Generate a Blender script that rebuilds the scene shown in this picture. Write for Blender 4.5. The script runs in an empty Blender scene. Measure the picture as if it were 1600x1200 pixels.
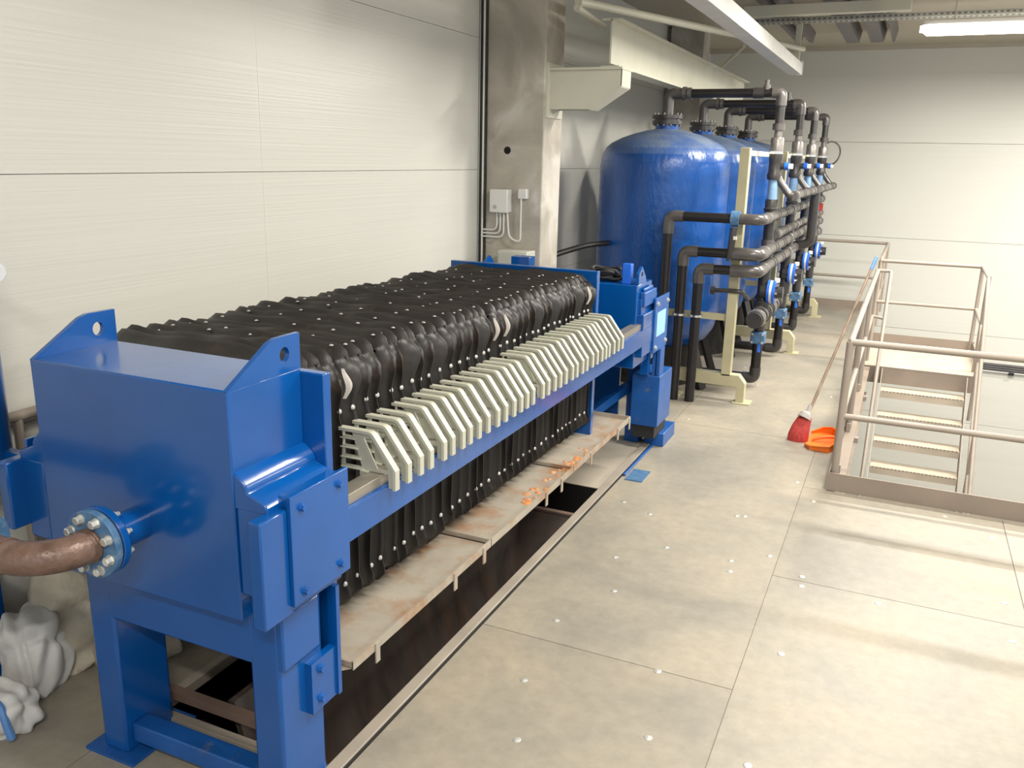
import bpy, bmesh, math, random
from mathutils import Vector, Matrix
from math import sin, cos, pi, radians

sc = bpy.context.scene
COL = sc.collection

# ------------------------------------------------------------------ camera
cam_d = bpy.data.cameras.new('camera'); cam = bpy.data.objects.new('camera', cam_d); COL.objects.link(cam)
R = ((0.90974586, 0.41456689, 0.02228839), (0.12638413, -0.22540663, -0.96603256), (-0.39546116, 0.88166102, -0.25745742))
m = Matrix(((R[0][0], -R[1][0], -R[2][0]), (R[0][1], -R[1][1], -R[2][1]), (R[0][2], -R[1][2], -R[2][2])))
cam.matrix_world = Matrix.Translation((0, 0, 2.3)) @ m.to_4x4()
cam_d.sensor_fit = 'HORIZONTAL'; cam_d.sensor_width = 36; cam_d.lens = 36 * 1337.9 / 1600
cam_d.clip_start = 0.05; cam_d.clip_end = 200
sc.camera = cam

# ------------------------------------------------------------------ light and exposure
w = bpy.data.worlds.new('hall_daylight'); sc.world = w; w.use_nodes = True
w.node_tree.nodes['Background'].inputs[0].default_value = (0.90, 0.95, 1.0, 1)
w.node_tree.nodes['Background'].inputs[1].default_value = 0.85
sc.view_settings.view_transform = 'Standard'; sc.view_settings.look = 'None'
sc.view_settings.gamma = 1; sc.view_settings.exposure = 0.2
sc.view_settings.use_curve_mapping = False


def area(name, loc, size, power, color, target=None, rot=(0, 0, 0)):
    d = bpy.data.lights.new(name, 'AREA'); d.shape = 'RECTANGLE'; d.size = size[0]; d.size_y = size[1]
    d.energy = power; d.color = color
    o = bpy.data.objects.new(name, d); COL.objects.link(o); o.location = loc
    if target is not None:
        o.rotation_euler = (Vector(target) - Vector(loc)).to_track_quat('-Z', 'Y').to_euler()
    else:
        o.rotation_euler = rot
    return o


WARM = (1.0, 0.955, 0.87)
for lx, ly, lw in ((0.65, 11.4, 190), (2.35, 11.4, 170), (0.1, 8.3, 135), (0.3, 5.2, 95), (0.3, 2.2, 80), (0.3, -0.8, 105), (4.2, 8.3, 90), (4.2, 5.2, 60), (4.2, 2.2, 45), (4.2, 13.6, 190)):
    area('ceiling_tube_light', (lx, ly, 3.72), (1.5, 0.14), lw * 1.3, WARM)


# ------------------------------------------------------------------ materials
def new_mat(name):
    mt = bpy.data.materials.new(name); mt.use_nodes = True
    nt = mt.node_tree
    return mt, nt, nt.nodes['Principled BSDF']


def node(nt, t, **kw):
    n = nt.nodes.new(t)
    for k, v in kw.items():
        if k in n.inputs: n.inputs[k].default_value = v
        else: setattr(n, k, v)
    return n


def mat(name, col, rough=0.5, metal=0.0, var=0.08, scale=6.0, stretch=(1, 1, 1), bump=0.0, bscale=60.0, dirt=None, dirt_scale=3.0, dirt_lo=0.5, dirt_hi=0.7, bstretch=None, bdist=0.01, spec=0.5, coat=0.0):
    mt, nt, b = new_mat(name)
    L = nt.links.new
    tc = node(nt, 'ShaderNodeTexCoord')
    mp = node(nt, 'ShaderNodeMapping'); mp.inputs['Scale'].default_value = stretch; L(tc.outputs['Object'], mp.inputs['Vector'])
    nz = node(nt, 'ShaderNodeTexNoise'); nz.inputs['Scale'].default_value = scale; nz.inputs['Detail'].default_value = 5; L(mp.outputs[0], nz.inputs['Vector'])
    rp = node(nt, 'ShaderNodeValToRGB')
    lo = [c * (1 - var) for c in col]; hi = [min(1, c * (1 + var)) for c in col]
    rp.color_ramp.elements[0].position = 0.3; rp.color_ramp.elements[1].position = 0.7
    rp.color_ramp.elements[0].color = (*lo, 1); rp.color_ramp.elements[1].color = (*hi, 1)
    L(nz.outputs[0], rp.inputs[0]); out = rp.outputs[0]
    if dirt:
        n2 = node(nt, 'ShaderNodeTexNoise'); n2.inputs['Scale'].default_value = dirt_scale; n2.inputs['Detail'].default_value = 7; n2.inputs['Roughness'].default_value = 0.65
        L(mp.outputs[0], n2.inputs['Vector'])
        r2 = node(nt, 'ShaderNodeMapRange'); r2.inputs['From Min'].default_value = dirt_lo; r2.inputs['From Max'].default_value = dirt_hi
        L(n2.outputs[0], r2.inputs['Value'])
        mx = node(nt, 'ShaderNodeMix'); mx.data_type = 'RGBA'; L(r2.outputs[0], mx.inputs[0]); L(out, mx.inputs[6]); mx.inputs[7].default_value = (*dirt, 1)
        out = mx.outputs[2]
    L(out, b.inputs['Base Color'])
    b.inputs['Roughness'].default_value = rough; b.inputs['Metallic'].default_value = metal
    b.inputs['Specular IOR Level'].default_value = spec
    b.inputs['Coat Weight'].default_value = coat; b.inputs['Coat Roughness'].default_value = 0.10
    if bump:
        m3 = node(nt, 'ShaderNodeMapping'); m3.inputs['Scale'].default_value = bstretch or stretch; L(tc.outputs['Object'], m3.inputs['Vector'])
        n3 = node(nt, 'ShaderNodeTexNoise'); n3.inputs['Scale'].default_value = bscale; n3.inputs['Detail'].default_value = 3; L(m3.outputs[0], n3.inputs['Vector'])
        bp = node(nt, 'ShaderNodeBump'); bp.inputs['Strength'].default_value = bump; bp.inputs['Distance'].default_value = bdist
        L(n3.outputs[0], bp.inputs['Height']); L(bp.outputs[0], b.inputs['Normal'])
    return mt


M = {}
M['blue'] = mat('blue_gloss_paint', (0.001, 0.070, 0.285), 0.22, var=0.10, scale=2.5, bump=0.22, bscale=5, bdist=0.01, spec=0.45, coat=0.35)
M['blue_worn'] = mat('blue_worn_paint', (0.008, 0.080, 0.30), 0.38, var=0.15, scale=5, bump=0.15, bscale=30, dirt=(0.10, 0.13, 0.18), dirt_scale=9, dirt_lo=0.6, dirt_hi=0.72)
M['blue_dull'] = mat('blue_grey_flange_paint', (0.06, 0.15, 0.29), 0.42, var=0.2, scale=20, dirt=(0.18, 0.24, 0.29), dirt_scale=30)
M['tank'] = mat('blue_fibreglass', (0.003, 0.065, 0.28), 0.26, var=0.22, scale=4, stretch=(1, 1, 0.35), bump=0.28, bscale=9, bstretch=(3, 3, 1.2), bdist=0.02, spec=0.6)
M['dust'] = mat('dusty_blue_fibreglass', (0.020, 0.10, 0.31), 0.42, var=0.25, scale=5, bump=0.3, bscale=20, dirt=(0.11, 0.18, 0.27), dirt_scale=4, dirt_lo=0.35, dirt_hi=0.8)
M['cloth'] = mat('black_filter_cloth', (0.020, 0.0175, 0.016), 0.45, var=0.3, scale=9, bump=0.18, bscale=11, bdist=0.012, dirt=(0.060, 0.040, 0.028), dirt_scale=6, dirt_lo=0.56, dirt_hi=0.75)
M['clothlight'] = mat('pale_cloth_lining', (0.42, 0.39, 0.36), 0.7, var=0.2, scale=12)
M['core'] = mat('black_plate_core', (0.02, 0.02, 0.02), 0.6)
M['cream'] = mat('cream_plastic', (0.44, 0.44, 0.36), 0.42, var=0.06, scale=8, dirt=(0.42, 0.30, 0.17), dirt_scale=5, dirt_lo=0.62, dirt_hi=0.85)
M['creampaint'] = mat('cream_steel_paint', (0.60, 0.58, 0.47), 0.45, var=0.05, scale=3)
M['framepaint'] = mat('khaki_cream_frame_paint', (0.46, 0.425, 0.27), 0.45, var=0.10, scale=4)
M['steel'] = mat('stainless_strip', (0.33, 0.30, 0.25), 0.33, metal=0.55, var=0.12, scale=10, stretch=(1, 0.1, 1))
M['bolt'] = mat('zinc_bolt', (0.62, 0.62, 0.57), 0.32, metal=0.6, var=0.1, scale=40)
M['snap'] = mat('white_snap', (0.52, 0.50, 0.48), 0.25, metal=0.3, var=0.03)
M['rustpipe'] = mat('rusty_brown_pipe', (0.17, 0.105, 0.080), 0.38, metal=0.2, var=0.25, scale=12, bump=0.3, bscale=60, dirt=(0.085, 0.045, 0.03), dirt_scale=8)
M['tray'] = mat('drip_tray_steel', (0.38, 0.34, 0.28), 0.5, metal=0.15, var=0.12, scale=6, dirt=(0.34, 0.19, 0.10), dirt_scale=3.5, dirt_lo=0.48, dirt_hi=0.68)
M['rustdeposit'] = mat('rust_deposit', (0.48, 0.19, 0.06), 0.7, var=0.3, scale=9, dirt=(0.5, 0.40, 0.28), dirt_scale=7)
M['pit'] = mat('dark_stained_steel', (0.075, 0.060, 0.053), 0.40, metal=0.2, var=0.3, scale=3, stretch=(3, 3, 0.4), dirt=(0.12, 0.070, 0.042), dirt_scale=2.2, dirt_lo=0.5, dirt_hi=0.75)
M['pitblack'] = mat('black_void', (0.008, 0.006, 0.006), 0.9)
M['chute'] = mat('grey_chute_steel', (0.46, 0.41, 0.33), 0.4, metal=0.1, var=0.12, scale=2)
M['curb'] = mat('grey_curb_steel', (0.33, 0.29, 0.24), 0.45, metal=0.1, var=0.12, scale=4)
M['rail'] = mat('taupe_rail_paint', (0.31, 0.262, 0.215), 0.42, var=0.06, scale=4)
M['toe'] = mat('taupe_toe_board_paint', (0.26, 0.212, 0.17), 0.5, var=0.10, scale=3)
M['tread'] = mat('galvanised_tread', (0.44, 0.375, 0.295), 0.5, var=0.10, scale=4)
M['pvc'] = mat('grey_pvc', (0.034, 0.031, 0.030), 0.30, var=0.2, scale=10, spec=0.6)
M['pvclight'] = mat('light_grey_pvc', (0.080, 0.072, 0.067), 0.28, var=0.2, scale=12, spec=0.7)  # lighter grey than the plain pvc, for headers and fittings
M['pe'] = mat('black_pe_pipe', (0.012, 0.010, 0.010), 0.38, var=0.2)
M['clear'] = mat('clear_blue_sight_pipe', (0.20, 0.33, 0.52), 0.15, var=0.1, scale=20, spec=0.7)
M['valveblue'] = mat('bright_blue_valve', (0.02, 0.13, 0.62), 0.3, var=0.1)
M['chrome'] = mat('chrome', (0.8, 0.8, 0.78), 0.15, metal=0.9, var=0.02)
M['unionc'] = mat('dull_metal_union', (0.24, 0.22, 0.205), 0.3, metal=0.5, var=0.2, scale=20)
M['black'] = mat('black_rubber', (0.012, 0.012, 0.012), 0.6, var=0.1)
M['basemat'] = mat('black_tank_base', (0.015, 0.013, 0.012), 0.6)
M['white'] = mat('white_plastic', (0.70, 0.69, 0.65), 0.4, var=0.03)
M['greybox'] = mat('grey_enclosure', (0.50, 0.50, 0.44), 0.45, var=0.03)
M['brown'] = mat('brown_steel_bar', (0.17, 0.115, 0.09), 0.5, var=0.15)
M['label'] = mat('pale_blue_label', (0.28, 0.52, 0.80), 0.4, var=0.03)
M['yellow'] = mat('yellow_label', (0.75, 0.62, 0.02), 0.4, var=0.03)
M['red'] = mat('red_bristles', (0.42, 0.035, 0.028), 0.6, var=0.25, scale=60, stretch=(1, 1, 0.1), bump=0.8, bscale=150, bstretch=(1, 1, 0.05))
M['orange'] = mat('orange_plastic', (0.80, 0.165, 0.012), 0.4, var=0.10, scale=10)
M['wood'] = mat('worn_broom_handle', (0.26, 0.185, 0.13), 0.55, var=0.3, scale=14, stretch=(1, 1, 0.1))
M['sack'] = mat('beige_woven_sack', (0.47, 0.42, 0.33), 0.75, var=0.14, scale=3, bump=0.8, bscale=9, bdist=0.03, dirt=(0.30, 0.25, 0.17), dirt_scale=3, dirt_lo=0.55, dirt_hi=0.8)
M['whitesack'] = mat('white_woven_sack', (0.55, 0.54, 0.52), 0.6, var=0.08, scale=3, bump=0.6, bscale=8, bdist=0.03)
M['bluesack'] = mat('sack_blue_print', (0.09, 0.22, 0.50), 0.6, var=0.1)
M['beamgrey'] = mat('white_grey_roof_beam', (0.62, 0.61, 0.57), 0.5, var=0.06)
M['darkduct'] = mat('dark_grey_roof_rib', (0.15, 0.14, 0.14), 0.5, var=0.15)
M['galv'] = mat('galvanised_tray', (0.42, 0.42, 0.38), 0.4, metal=0.4, var=0.1)
M['ceiling'] = mat('ceiling_sheet', (0.50, 0.45, 0.36), 0.6, var=0.05, scale=1.0)
M['gaugeface'] = mat('gauge_face', (0.7, 0.7, 0.7), 0.3, var=0.02)


def add_dust(mt, col, lo=0.25, hi=1.0, amt=0.75):
    # settled dust on surfaces that face up, broken by noise
    nt = mt.node_tree; L = nt.links.new; b = nt.nodes['Principled BSDF']
    src = b.inputs['Base Color'].links[0].from_socket
    g = node(nt, 'ShaderNodeNewGeometry'); sx = node(nt, 'ShaderNodeSeparateXYZ'); L(g.outputs['True Normal'], sx.inputs[0])
    mr = node(nt, 'ShaderNodeMapRange'); mr.inputs['From Min'].default_value = lo; mr.inputs['From Max'].default_value = hi; mr.inputs['To Max'].default_value = amt; L(sx.outputs[2], mr.inputs['Value'])
    n = node(nt, 'ShaderNodeTexNoise'); n.inputs['Scale'].default_value = 5; n.inputs['Detail'].default_value = 6; L(g.outputs['Position'], n.inputs['Vector'])
    m2 = node(nt, 'ShaderNodeMapRange'); m2.inputs['From Min'].default_value = 0.3; m2.inputs['From Max'].default_value = 0.65; m2.inputs['To Min'].default_value = 0.45; L(n.outputs[0], m2.inputs['Value'])
    mu = node(nt, 'ShaderNodeMath', operation='MULTIPLY'); L(mr.outputs[0], mu.inputs[0]); L(m2.outputs[0], mu.inputs[1])
    mx = node(nt, 'ShaderNodeMix'); mx.data_type = 'RGBA'; L(mu.outputs[0], mx.inputs[0]); L(src, mx.inputs[6]); mx.inputs[7].default_value = (*col, 1)
    L(mx.outputs[2], b.inputs['Base Color'])
    r = node(nt, 'ShaderNodeMapRange'); r.inputs['To Min'].default_value = b.inputs['Roughness'].default_value; r.inputs['To Max'].default_value = 0.6; L(mu.outputs[0], r.inputs['Value']); L(r.outputs[0], b.inputs['Roughness'])


add_dust(M['tank'], (0.20, 0.24, 0.28), 0.15, 0.95, 0.8)


def emit(name, col, s):
    mt, nt, b = new_mat(name)
    b.inputs['Base Color'].default_value = (*col, 1); b.inputs['Emission Color'].default_value = (*col, 1); b.inputs['Emission Strength'].default_value = s
    return mt


M['tube'] = emit('fluorescent_tube', (1.0, 0.95, 0.80), 9.0)


def wall_mat(name, axis):
    # off-white coated sandwich panel with fine lengthwise micro-ribs
    mt, nt, b = new_mat(name); L = nt.links.new
    tc = node(nt, 'ShaderNodeTexCoord')
    mp = node(nt, 'ShaderNodeMapping'); mp.inputs['Scale'].default_value = (0.35, 0.12, 14) if axis == 'x' else (0.12, 0.35, 14)
    L(tc.outputs['Object'], mp.inputs['Vector'])
    nz = node(nt, 'ShaderNodeTexNoise'); nz.inputs['Scale'].default_value = 1.6; nz.inputs['Detail'].default_value = 6; L(mp.outputs[0], nz.inputs['Vector'])
    rp = node(nt, 'ShaderNodeValToRGB'); rp.color_ramp.elements[0].position = 0.25; rp.color_ramp.elements[1].position = 0.75
    rp.color_ramp.elements[0].color = (0.64, 0.632, 0.57, 1); rp.color_ramp.elements[1].color = (0.665, 0.657, 0.595, 1)
    L(nz.outputs[0], rp.inputs[0]); L(rp.outputs[0], b.inputs['Base Color'])
    b.inputs['Roughness'].default_value = 0.34; b.inputs['Specular IOR Level'].default_value = 0.5
    n3 = node(nt, 'ShaderNodeTexNoise'); n3.inputs['Scale'].default_value = 5.0; n3.inputs['Detail'].default_value = 3; L(mp.outputs[0], n3.inputs['Vector'])
    bp = node(nt, 'ShaderNodeBump'); bp.inputs['Strength'].default_value = 0.20; bp.inputs['Distance'].default_value = 0.005
    L(n3.outputs[0], bp.inputs['Height']); L(bp.outputs[0], b.inputs['Normal'])
    return mt


M['wallx'] = wall_mat('left_wall_panel', 'x'); M['wally'] = wall_mat('far_wall_panel', 'y')


def floor_mat():
    mt, nt, b = new_mat('stained_floor_plate'); L = nt.links.new
    g = node(nt, 'ShaderNodeNewGeometry')
    n1 = node(nt, 'ShaderNodeTexNoise'); n1.inputs['Scale'].default_value = 1.1; n1.inputs['Detail'].default_value = 7; n1.inputs['Roughness'].default_value = 0.6; n1.inputs['Distortion'].default_value = 0.4
    L(g.outputs['Position'], n1.inputs['Vector'])
    r1 = node(nt, 'ShaderNodeValToRGB'); e = r1.color_ramp.elements
    e[0].position = 0.30; e[0].color = (0.200, 0.184, 0.153, 1); e[1].position = 0.70; e[1].color = (0.330, 0.286, 0.218, 1)
    k = e.new(0.5); k.color = (0.268, 0.243, 0.196, 1)
    L(n1.outputs[0], r1.inputs[0])
    n2 = node(nt, 'ShaderNodeTexNoise'); n2.inputs['Scale'].default_value = 14; n2.inputs['Detail'].default_value = 8; n2.inputs['Roughness'].default_value = 0.7
    L(g.outputs['Position'], n2.inputs['Vector'])
    mr = node(nt, 'ShaderNodeMapRange'); mr.inputs['From Min'].default_value = 0.3; mr.inputs['From Max'].default_value = 0.7; mr.inputs['To Min'].default_value = 0.88; mr.inputs['To Max'].default_value = 1.10
    L(n2.outputs[0], mr.inputs['Value'])
    oi = node(nt, 'ShaderNodeObjectInfo')
    m2 = node(nt, 'ShaderNodeMapRange'); m2.inputs['To Min'].default_value = 0.95; m2.inputs['To Max'].default_value = 1.10; L(oi.outputs['Random'], m2.inputs['Value'])
    mu = node(nt, 'ShaderNodeMath', operation='MULTIPLY'); L(mr.outputs[0], mu.inputs[0]); L(m2.outputs[0], mu.inputs[1])
    hs = node(nt, 'ShaderNodeHueSaturation'); L(r1.outputs[0], hs.inputs['Color']); L(mu.outputs[0], hs.inputs['Value'])
    L(hs.outputs[0], b.inputs['Base Color'])
    r3 = node(nt, 'ShaderNodeMapRange'); r3.inputs['To Min'].default_value = 0.35; r3.inputs['To Max'].default_value = 0.62; L(n1.outputs[0], r3.inputs['Value']); L(r3.outputs[0], b.inputs['Roughness'])
    bp = node(nt, 'ShaderNodeBump'); bp.inputs['Strength'].default_value = 0.12; bp.inputs['Distance'].default_value = 0.004; L(n2.outputs[0], bp.inputs['Height']); L(bp.outputs[0], b.inputs['Normal'])
    return mt


M['floor'] = floor_mat()


def column_mat():
    mt, nt, b = new_mat('patchy_concrete'); L = nt.links.new
    g = node(nt, 'ShaderNodeNewGeometry')
    n1 = node(nt, 'ShaderNodeTexNoise'); n1.inputs['Scale'].default_value = 2.3; n1.inputs['Detail'].default_value = 8; n1.inputs['Distortion'].default_value = 1.0; L(g.outputs['Position'], n1.inputs['Vector'])
    r1 = node(nt, 'ShaderNodeValToRGB'); e = r1.color_ramp.elements
    e[0].position = 0.32; e[0].color = (0.36, 0.33, 0.28, 1); e[1].position = 0.68; e[1].color = (0.60, 0.57, 0.51, 1); k = e.new(0.5); k.color = (0.46, 0.42, 0.355, 1)
    L(n1.outputs[0], r1.inputs[0]); L(r1.outputs[0], b.inputs['Base Color']); b.inputs['Roughness'].default_value = 0.8
    n2 = node(nt, 'ShaderNodeTexNoise'); n2.inputs['Scale'].default_value = 40; L(g.outputs['Position'], n2.inputs['Vector'])
    bp = node(nt, 'ShaderNodeBump'); bp.inputs['Strength'].default_value = 0.3; bp.inputs['Distance'].default_value = 0.01; L(n2.outputs[0], bp.inputs['Height']); L(bp.outputs[0], b.inputs['Normal'])
    return mt


M['concrete'] = column_mat()


# ------------------------------------------------------------------ mesh helpers
class MB:
    def __init__(s): s.v = []; s.f = []

    def add(s, vs, fs):
        n = len(s.v); s.v += [tuple(p) for p in vs]; s.f += [tuple(i + n for i in f) for f in fs]; return s

    def box(s, a, b):
        x0, x1 = sorted((a[0], b[0])); y0, y1 = sorted((a[1], b[1])); z0, z1 = sorted((a[2], b[2]))
        return s.add([(x0, y0, z0), (x1, y0, z0), (x1, y1, z0), (x0, y1, z0), (x0, y0, z1), (x1, y0, z1), (x1, y1, z1), (x0, y1, z1)],
                     [(0, 3, 2, 1), (4, 5, 6, 7), (0, 1, 5, 4), (1, 2, 6, 5), (2, 3, 7, 6), (3, 0, 4, 7)])

    def bar(s, p, q, wd, h, up=(0, 0, 1)):
        p = Vector(p); q = Vector(q); d = (q - p).normalized(); u = Vector(up)
        if abs(d.dot(u)) > 0.98: u = Vector((0, 1, 0))
        r = d.cross(u).normalized() * (wd / 2); u = r.cross(d).normalized() * (h / 2)
        vs = [p - r - u, p + r - u, p + r + u, p - r + u, q - r - u, q + r - u, q + r + u, q - r + u]
        return s.add(vs, [(0, 1, 2, 3), (4, 7, 6, 5), (0, 4, 5, 1), (1, 5, 6, 2), (2, 6, 7, 3), (3, 7, 4, 0)])

    def prism(s, poly, axis, a, b):
        # poly in the two other axes (order x,y,z without axis)
        def mk(p, t):
            q = list(p); q.insert(axis, t); return tuple(q)
        n = len(poly)
        return s.add([mk(p, a) for p in poly] + [mk(p, b) for p in poly],
                     [tuple(range(n))[::-1], tuple(range(n, 2 * n))] + [(i, (i + 1) % n, (i + 1) % n + n, i + n) for i in range(n)])

    def tube(s, path, r, seg=16, caps=True):
        P = [Vector(p) for p in path]; n = len(P)
        rr = r if isinstance(r, (list, tuple)) else [r] * n
        prev = None; rings = []
        for i in range(n):
            t = (P[min(i + 1, n - 1)] - P[max(i - 1, 0)]).normalized()
            if prev is None:
                ref = Vector((0, 0, 1)) if abs(t.z) < 0.9 else Vector((1, 0, 0))
                u = t.cross(ref).normalized()
            else:
                u = (prev - t * prev.dot(t)).normalized()
            prev = u; v = t.cross(u)
            rings.append([P[i] + (u * cos(2 * pi * k / seg) + v * sin(2 * pi * k / seg)) * rr[i] for k in range(seg)])
        vs = [p for r_ in rings for p in r_]
        fs = [(i * seg + k, i * seg + (k + 1) % seg, (i + 1) * seg + (k + 1) % seg, (i + 1) * seg + k) for i in range(n - 1) for k in range(seg)]
        if caps: fs += [tuple(range(seg))[::-1], tuple(range((n - 1) * seg, n * seg))]
        return s.add(vs, fs)

    def cyl(s, p, q, r, seg=20): return s.tube([p, q], r, seg)

    def lathe(s, prof, o=(0, 0, 0), seg=40):
        n = len(prof)
        vs = [(o[0] + r * cos(2 * pi * k / seg), o[1] + r * sin(2 * pi * k / seg), o[2] + z) for r, z in prof for k in range(seg)]
        fs = [(i * seg + k, i * seg + (k + 1) % seg, (i + 1) * seg + (k + 1) % seg, (i + 1) * seg + k) for i in range(n - 1) for k in range(seg)]
        return s.add(vs, fs)

    def mesh(s, name, mt, angle=35):
        me = bpy.data.meshes.new(name); me.from_pydata(s.v, [], s.f)
        bm = bmesh.new(); bm.from_mesh(me); bmesh.ops.recalc_face_normals(bm, faces=bm.faces)
        for e in bm.edges:
            if len(e.link_faces) == 2:
                e.smooth = e.calc_face_angle(0) < radians(angle)
        for f in bm.faces: f.smooth = True
        bm.to_mesh(me); bm.free()
        me.materials.append(M[mt]); return me

    def obj(s, name, mt, parent=None, bevel=0, angle=35, label=None):
        o = bpy.data.objects.new(name, s.mesh(name, mt, angle)); COL.objects.link(o)
        if parent is not None:
            o.parent = parent
            off = Vector((0, 0, 0)); p = parent
            while p is not None: off += p.location; p = p.parent
            o.location = -off
        if bevel:
            bv = o.modifiers.new('bevel', 'BEVEL'); bv.width = bevel; bv.segments = 2; bv.limit_method = 'ANGLE'; bv.angle_limit = radians(40)
        if label: o['label'] = label
        return o


def thing(name, label, cat, loc=(0, 0, 0), group=None):
    o = bpy.data.objects.new(name, None); COL.objects.link(o); o.location = loc; o.empty_display_size = 0.1
    o['label'] = label; o['category'] = cat
    if group: o['group'] = group
    return o


def tag(o, label, cat, group=None):
    o['label'] = label; o['category'] = cat
    if group: o['group'] = group
    return o


def struct(o): o['kind'] = 'structure'; return o


def child(name, me, parent, loc=(0, 0, 0)):
    o = bpy.data.objects.new(name, me); COL.objects.link(o); o.parent = parent; o.location = loc; return o


def copy_tree(o, parent=None):
    c = o.copy(); COL.objects.link(c)
    if parent is not None: c.parent = parent
    for ch in list(o.children): copy_tree(ch, c)
    return c


def arc(c, a0, a1, r, e1, e2, n=8):
    c = Vector(c); e1 = Vector(e1); e2 = Vector(e2)
    return [c + e1 * (r * cos(a0 + (a1 - a0) * i / n)) + e2 * (r * sin(a0 + (a1 - a0) * i / n)) for i in range(n + 1)]


def bend(pts, rad=0.08, n=6):
    # polyline with rounded corners
    P = [Vector(p) for p in pts]; out = [P[0]]
    for i in range(1, len(P) - 1):
        a = (P[i - 1] - P[i]); b = (P[i + 1] - P[i]); r = min(rad, a.length * 0.45, b.length * 0.45)
        p0 = P[i] + a.normalized() * r; p1 = P[i] + b.normalized() * r
        for k in range(n + 1):
            t = k / n; out.append(p0 * (1 - t) ** 2 + P[i] * 2 * t * (1 - t) + p1 * t * t)
    out.append(P[-1]); return out


def hexbolt(mb, p, d, r=0.014, h=0.012):
    p = Vector(p); d = Vector(d).normalized(); mb.tube([p, p + d * h * 0.25], r * 1.35, 14); mb.tube([p + d * h * 0.2, p + d * h * 1.2], r, 6); return mb


# ================================================================== SETTING
# floor: slab with the press pit and the stair well left open, plus riveted plates
fl = MB()
fl.box((-3.5, -3, -0.2), (-2.62, 14.95, -0.008)); fl.box((-2.62, -3, -0.2), (-1.76, 2.26, -0.008)); fl.box((-2.62, 6.62, -0.2), (-1.76, 14.95, -0.008))
fl.box((-1.76, -3, -0.2), (-0.27, 14.95, -0.008)); fl.box((-0.27, -3, -0.2), (7.0, 6.27, -0.008))
floor = fl.obj('floor', 'toe'); struct(floor)
G = 0.0022
xl = [-3.5, -2.66]
plates = []
for y0, y1 in ((-3, 0.2), (0.2, 3.8), (3.8, 7.4), (7.4, 10.87), (10.87, 14.93)): plates.append((-3.48, -2.66, y0, y1))
plates += [(-2.66, -1.70, -3, 0.2), (-2.66, -1.70, 0.2, 2.24), (-2.66, -1.70, 6.66, 7.4), (-2.66, -1.70, 7.4, 10.87), (-2.66, -1.70, 10.87, 14.93)]
plates += [(-1.70, -0.447, -3, -0.4), (-1.70, -0.447, -0.4, 3.5), (-1.70, -0.447, 3.5, 7.4), (-1.70, -0.27, 7.4, 10.87), (-1.70, -0.27, 10.87, 14.93)]
for x0, x1 in ((-0.447, 0.84), (0.84, 2.1), (2.1, 3.4)):
    plates += [(x0, x1, -3, 1.1), (x0, x1, 1.1, 4.72), (x0, x1, 4.72, 6.262)]
plates += [(-0.447, -0.285, 6.262, 7.4)]
for x0, x1, y0, y1 in plates:
    MB().box((x0 + G, y0 + G, -0.0085), (x1 - G, y1 - G, 0)).obj('floor_plate', 'floor', floor)
riv = MB().lathe([(0.0, 0.0055), (0.006, 0.005), (0.0075, 0.003), (0.013, 0.0035), (0.017, 0.002), (0.018, 0.0)], seg=12).mesh('rivet', 'bolt')
for x, y in [(-1.54, 5.37), (-1.32, 5.25), (-1.09, 4.8), (-1.33, 4.53), (-1.21, 4.13), (-1.38, 3.7), (-1.32, 3.15), (-1.18, 2.76), (-0.7, 3.01), (-0.79, 3.49), (-0.79, 5.49), (-0.74, 5.51), (-0.7, 4.8), (-0.68, 4.66), (-0.29, 4.78), (-0.28, 4.66), (0.12, 4.65), (0.75, 4.97), (0.75, 4.54), (-0.29, 3.9), (-0.35, 6.0), (0.49, 6.15), (0.75, 5.9), (-0.3, 3.02), (-0.47 - .03, 4.97), (-0.5, 6.34), (-0.48, 9.02), (-1.23, 9.12), (-1.60, 7.53), (-1.49, 9.88), (-1.18, 11.92)]:
    child('rivet', riv, floor, (x, y, 0))

# left wall, far wall: sandwich panels with recessed joints on a thin backing
wl = struct(MB().box((-3.66, -3, -3.4), (-3.585, 16.0, 4.6)).obj('wall_left', 'wallx'))
zj = [-3.4, -2.17, -1.085, 0.0, 1.088, 2.176, 3.262, 4.35]
for i in range(len(zj) - 1):
    for y0, y1 in ((-3, 4.13), (4.13, 10.2), (10.2, 16.0)):
        if zj[i] >= -1.2: MB().box((-3.59, y0 + 0.0003, zj[i] + 0.0016), (-3.5, y1 - 0.0003, zj[i + 1] - 0.0016)).obj('wall_panel', 'wallx', wl)
wf = struct(MB().box((-3.6, 16.085, -3.4), (9, 16.16, 4.6)).obj('wall_far', 'wally'))
zf = [-3.4, -1.95, -0.42, 1.10, 2.65, 4.6]
for i in range(len(zf) - 1):
    for x0, x1 in ((-3.5, 3.2), (3.2, 9.0)):
        MB().box((x0 + 0.002, 16.0, zf[i] + 0.0025), (x1 - 0.002, 16.09, zf[i + 1] - 0.0025)).obj('wall_panel', 'wally', wf)
struct(MB().box((-3.5, 15.93, 4.10), (9, 16.0, 4.16)).obj('trim_1', 'ceiling'))
ce = MB().box((-3.6, -3, 4.16), (9, 16.1, 4.30)); ce = struct(ce.obj('ceiling', 'ceiling'))
lf = struct(MB().box((-3.6, 4, -3.5), (9, 16.1, -3.4)).obj('floor', 'floor'))
struct(MB().box((-0.268, 6.30, -0.34), (-0.262, 10.74, -0.02)).box((-0.262, 6.30, -0.34), (-0.18, 10.74, -0.33)).box((-0.262, 6.30, -0.03), (-0.18, 10.74, -0.02)).obj('trim_3', 'toe'))
struct(MB().box((-3.5, 14.95, -0.2), (-0.27, 14.99, -0.01)).obj('trim_2', 'toe'))
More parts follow.
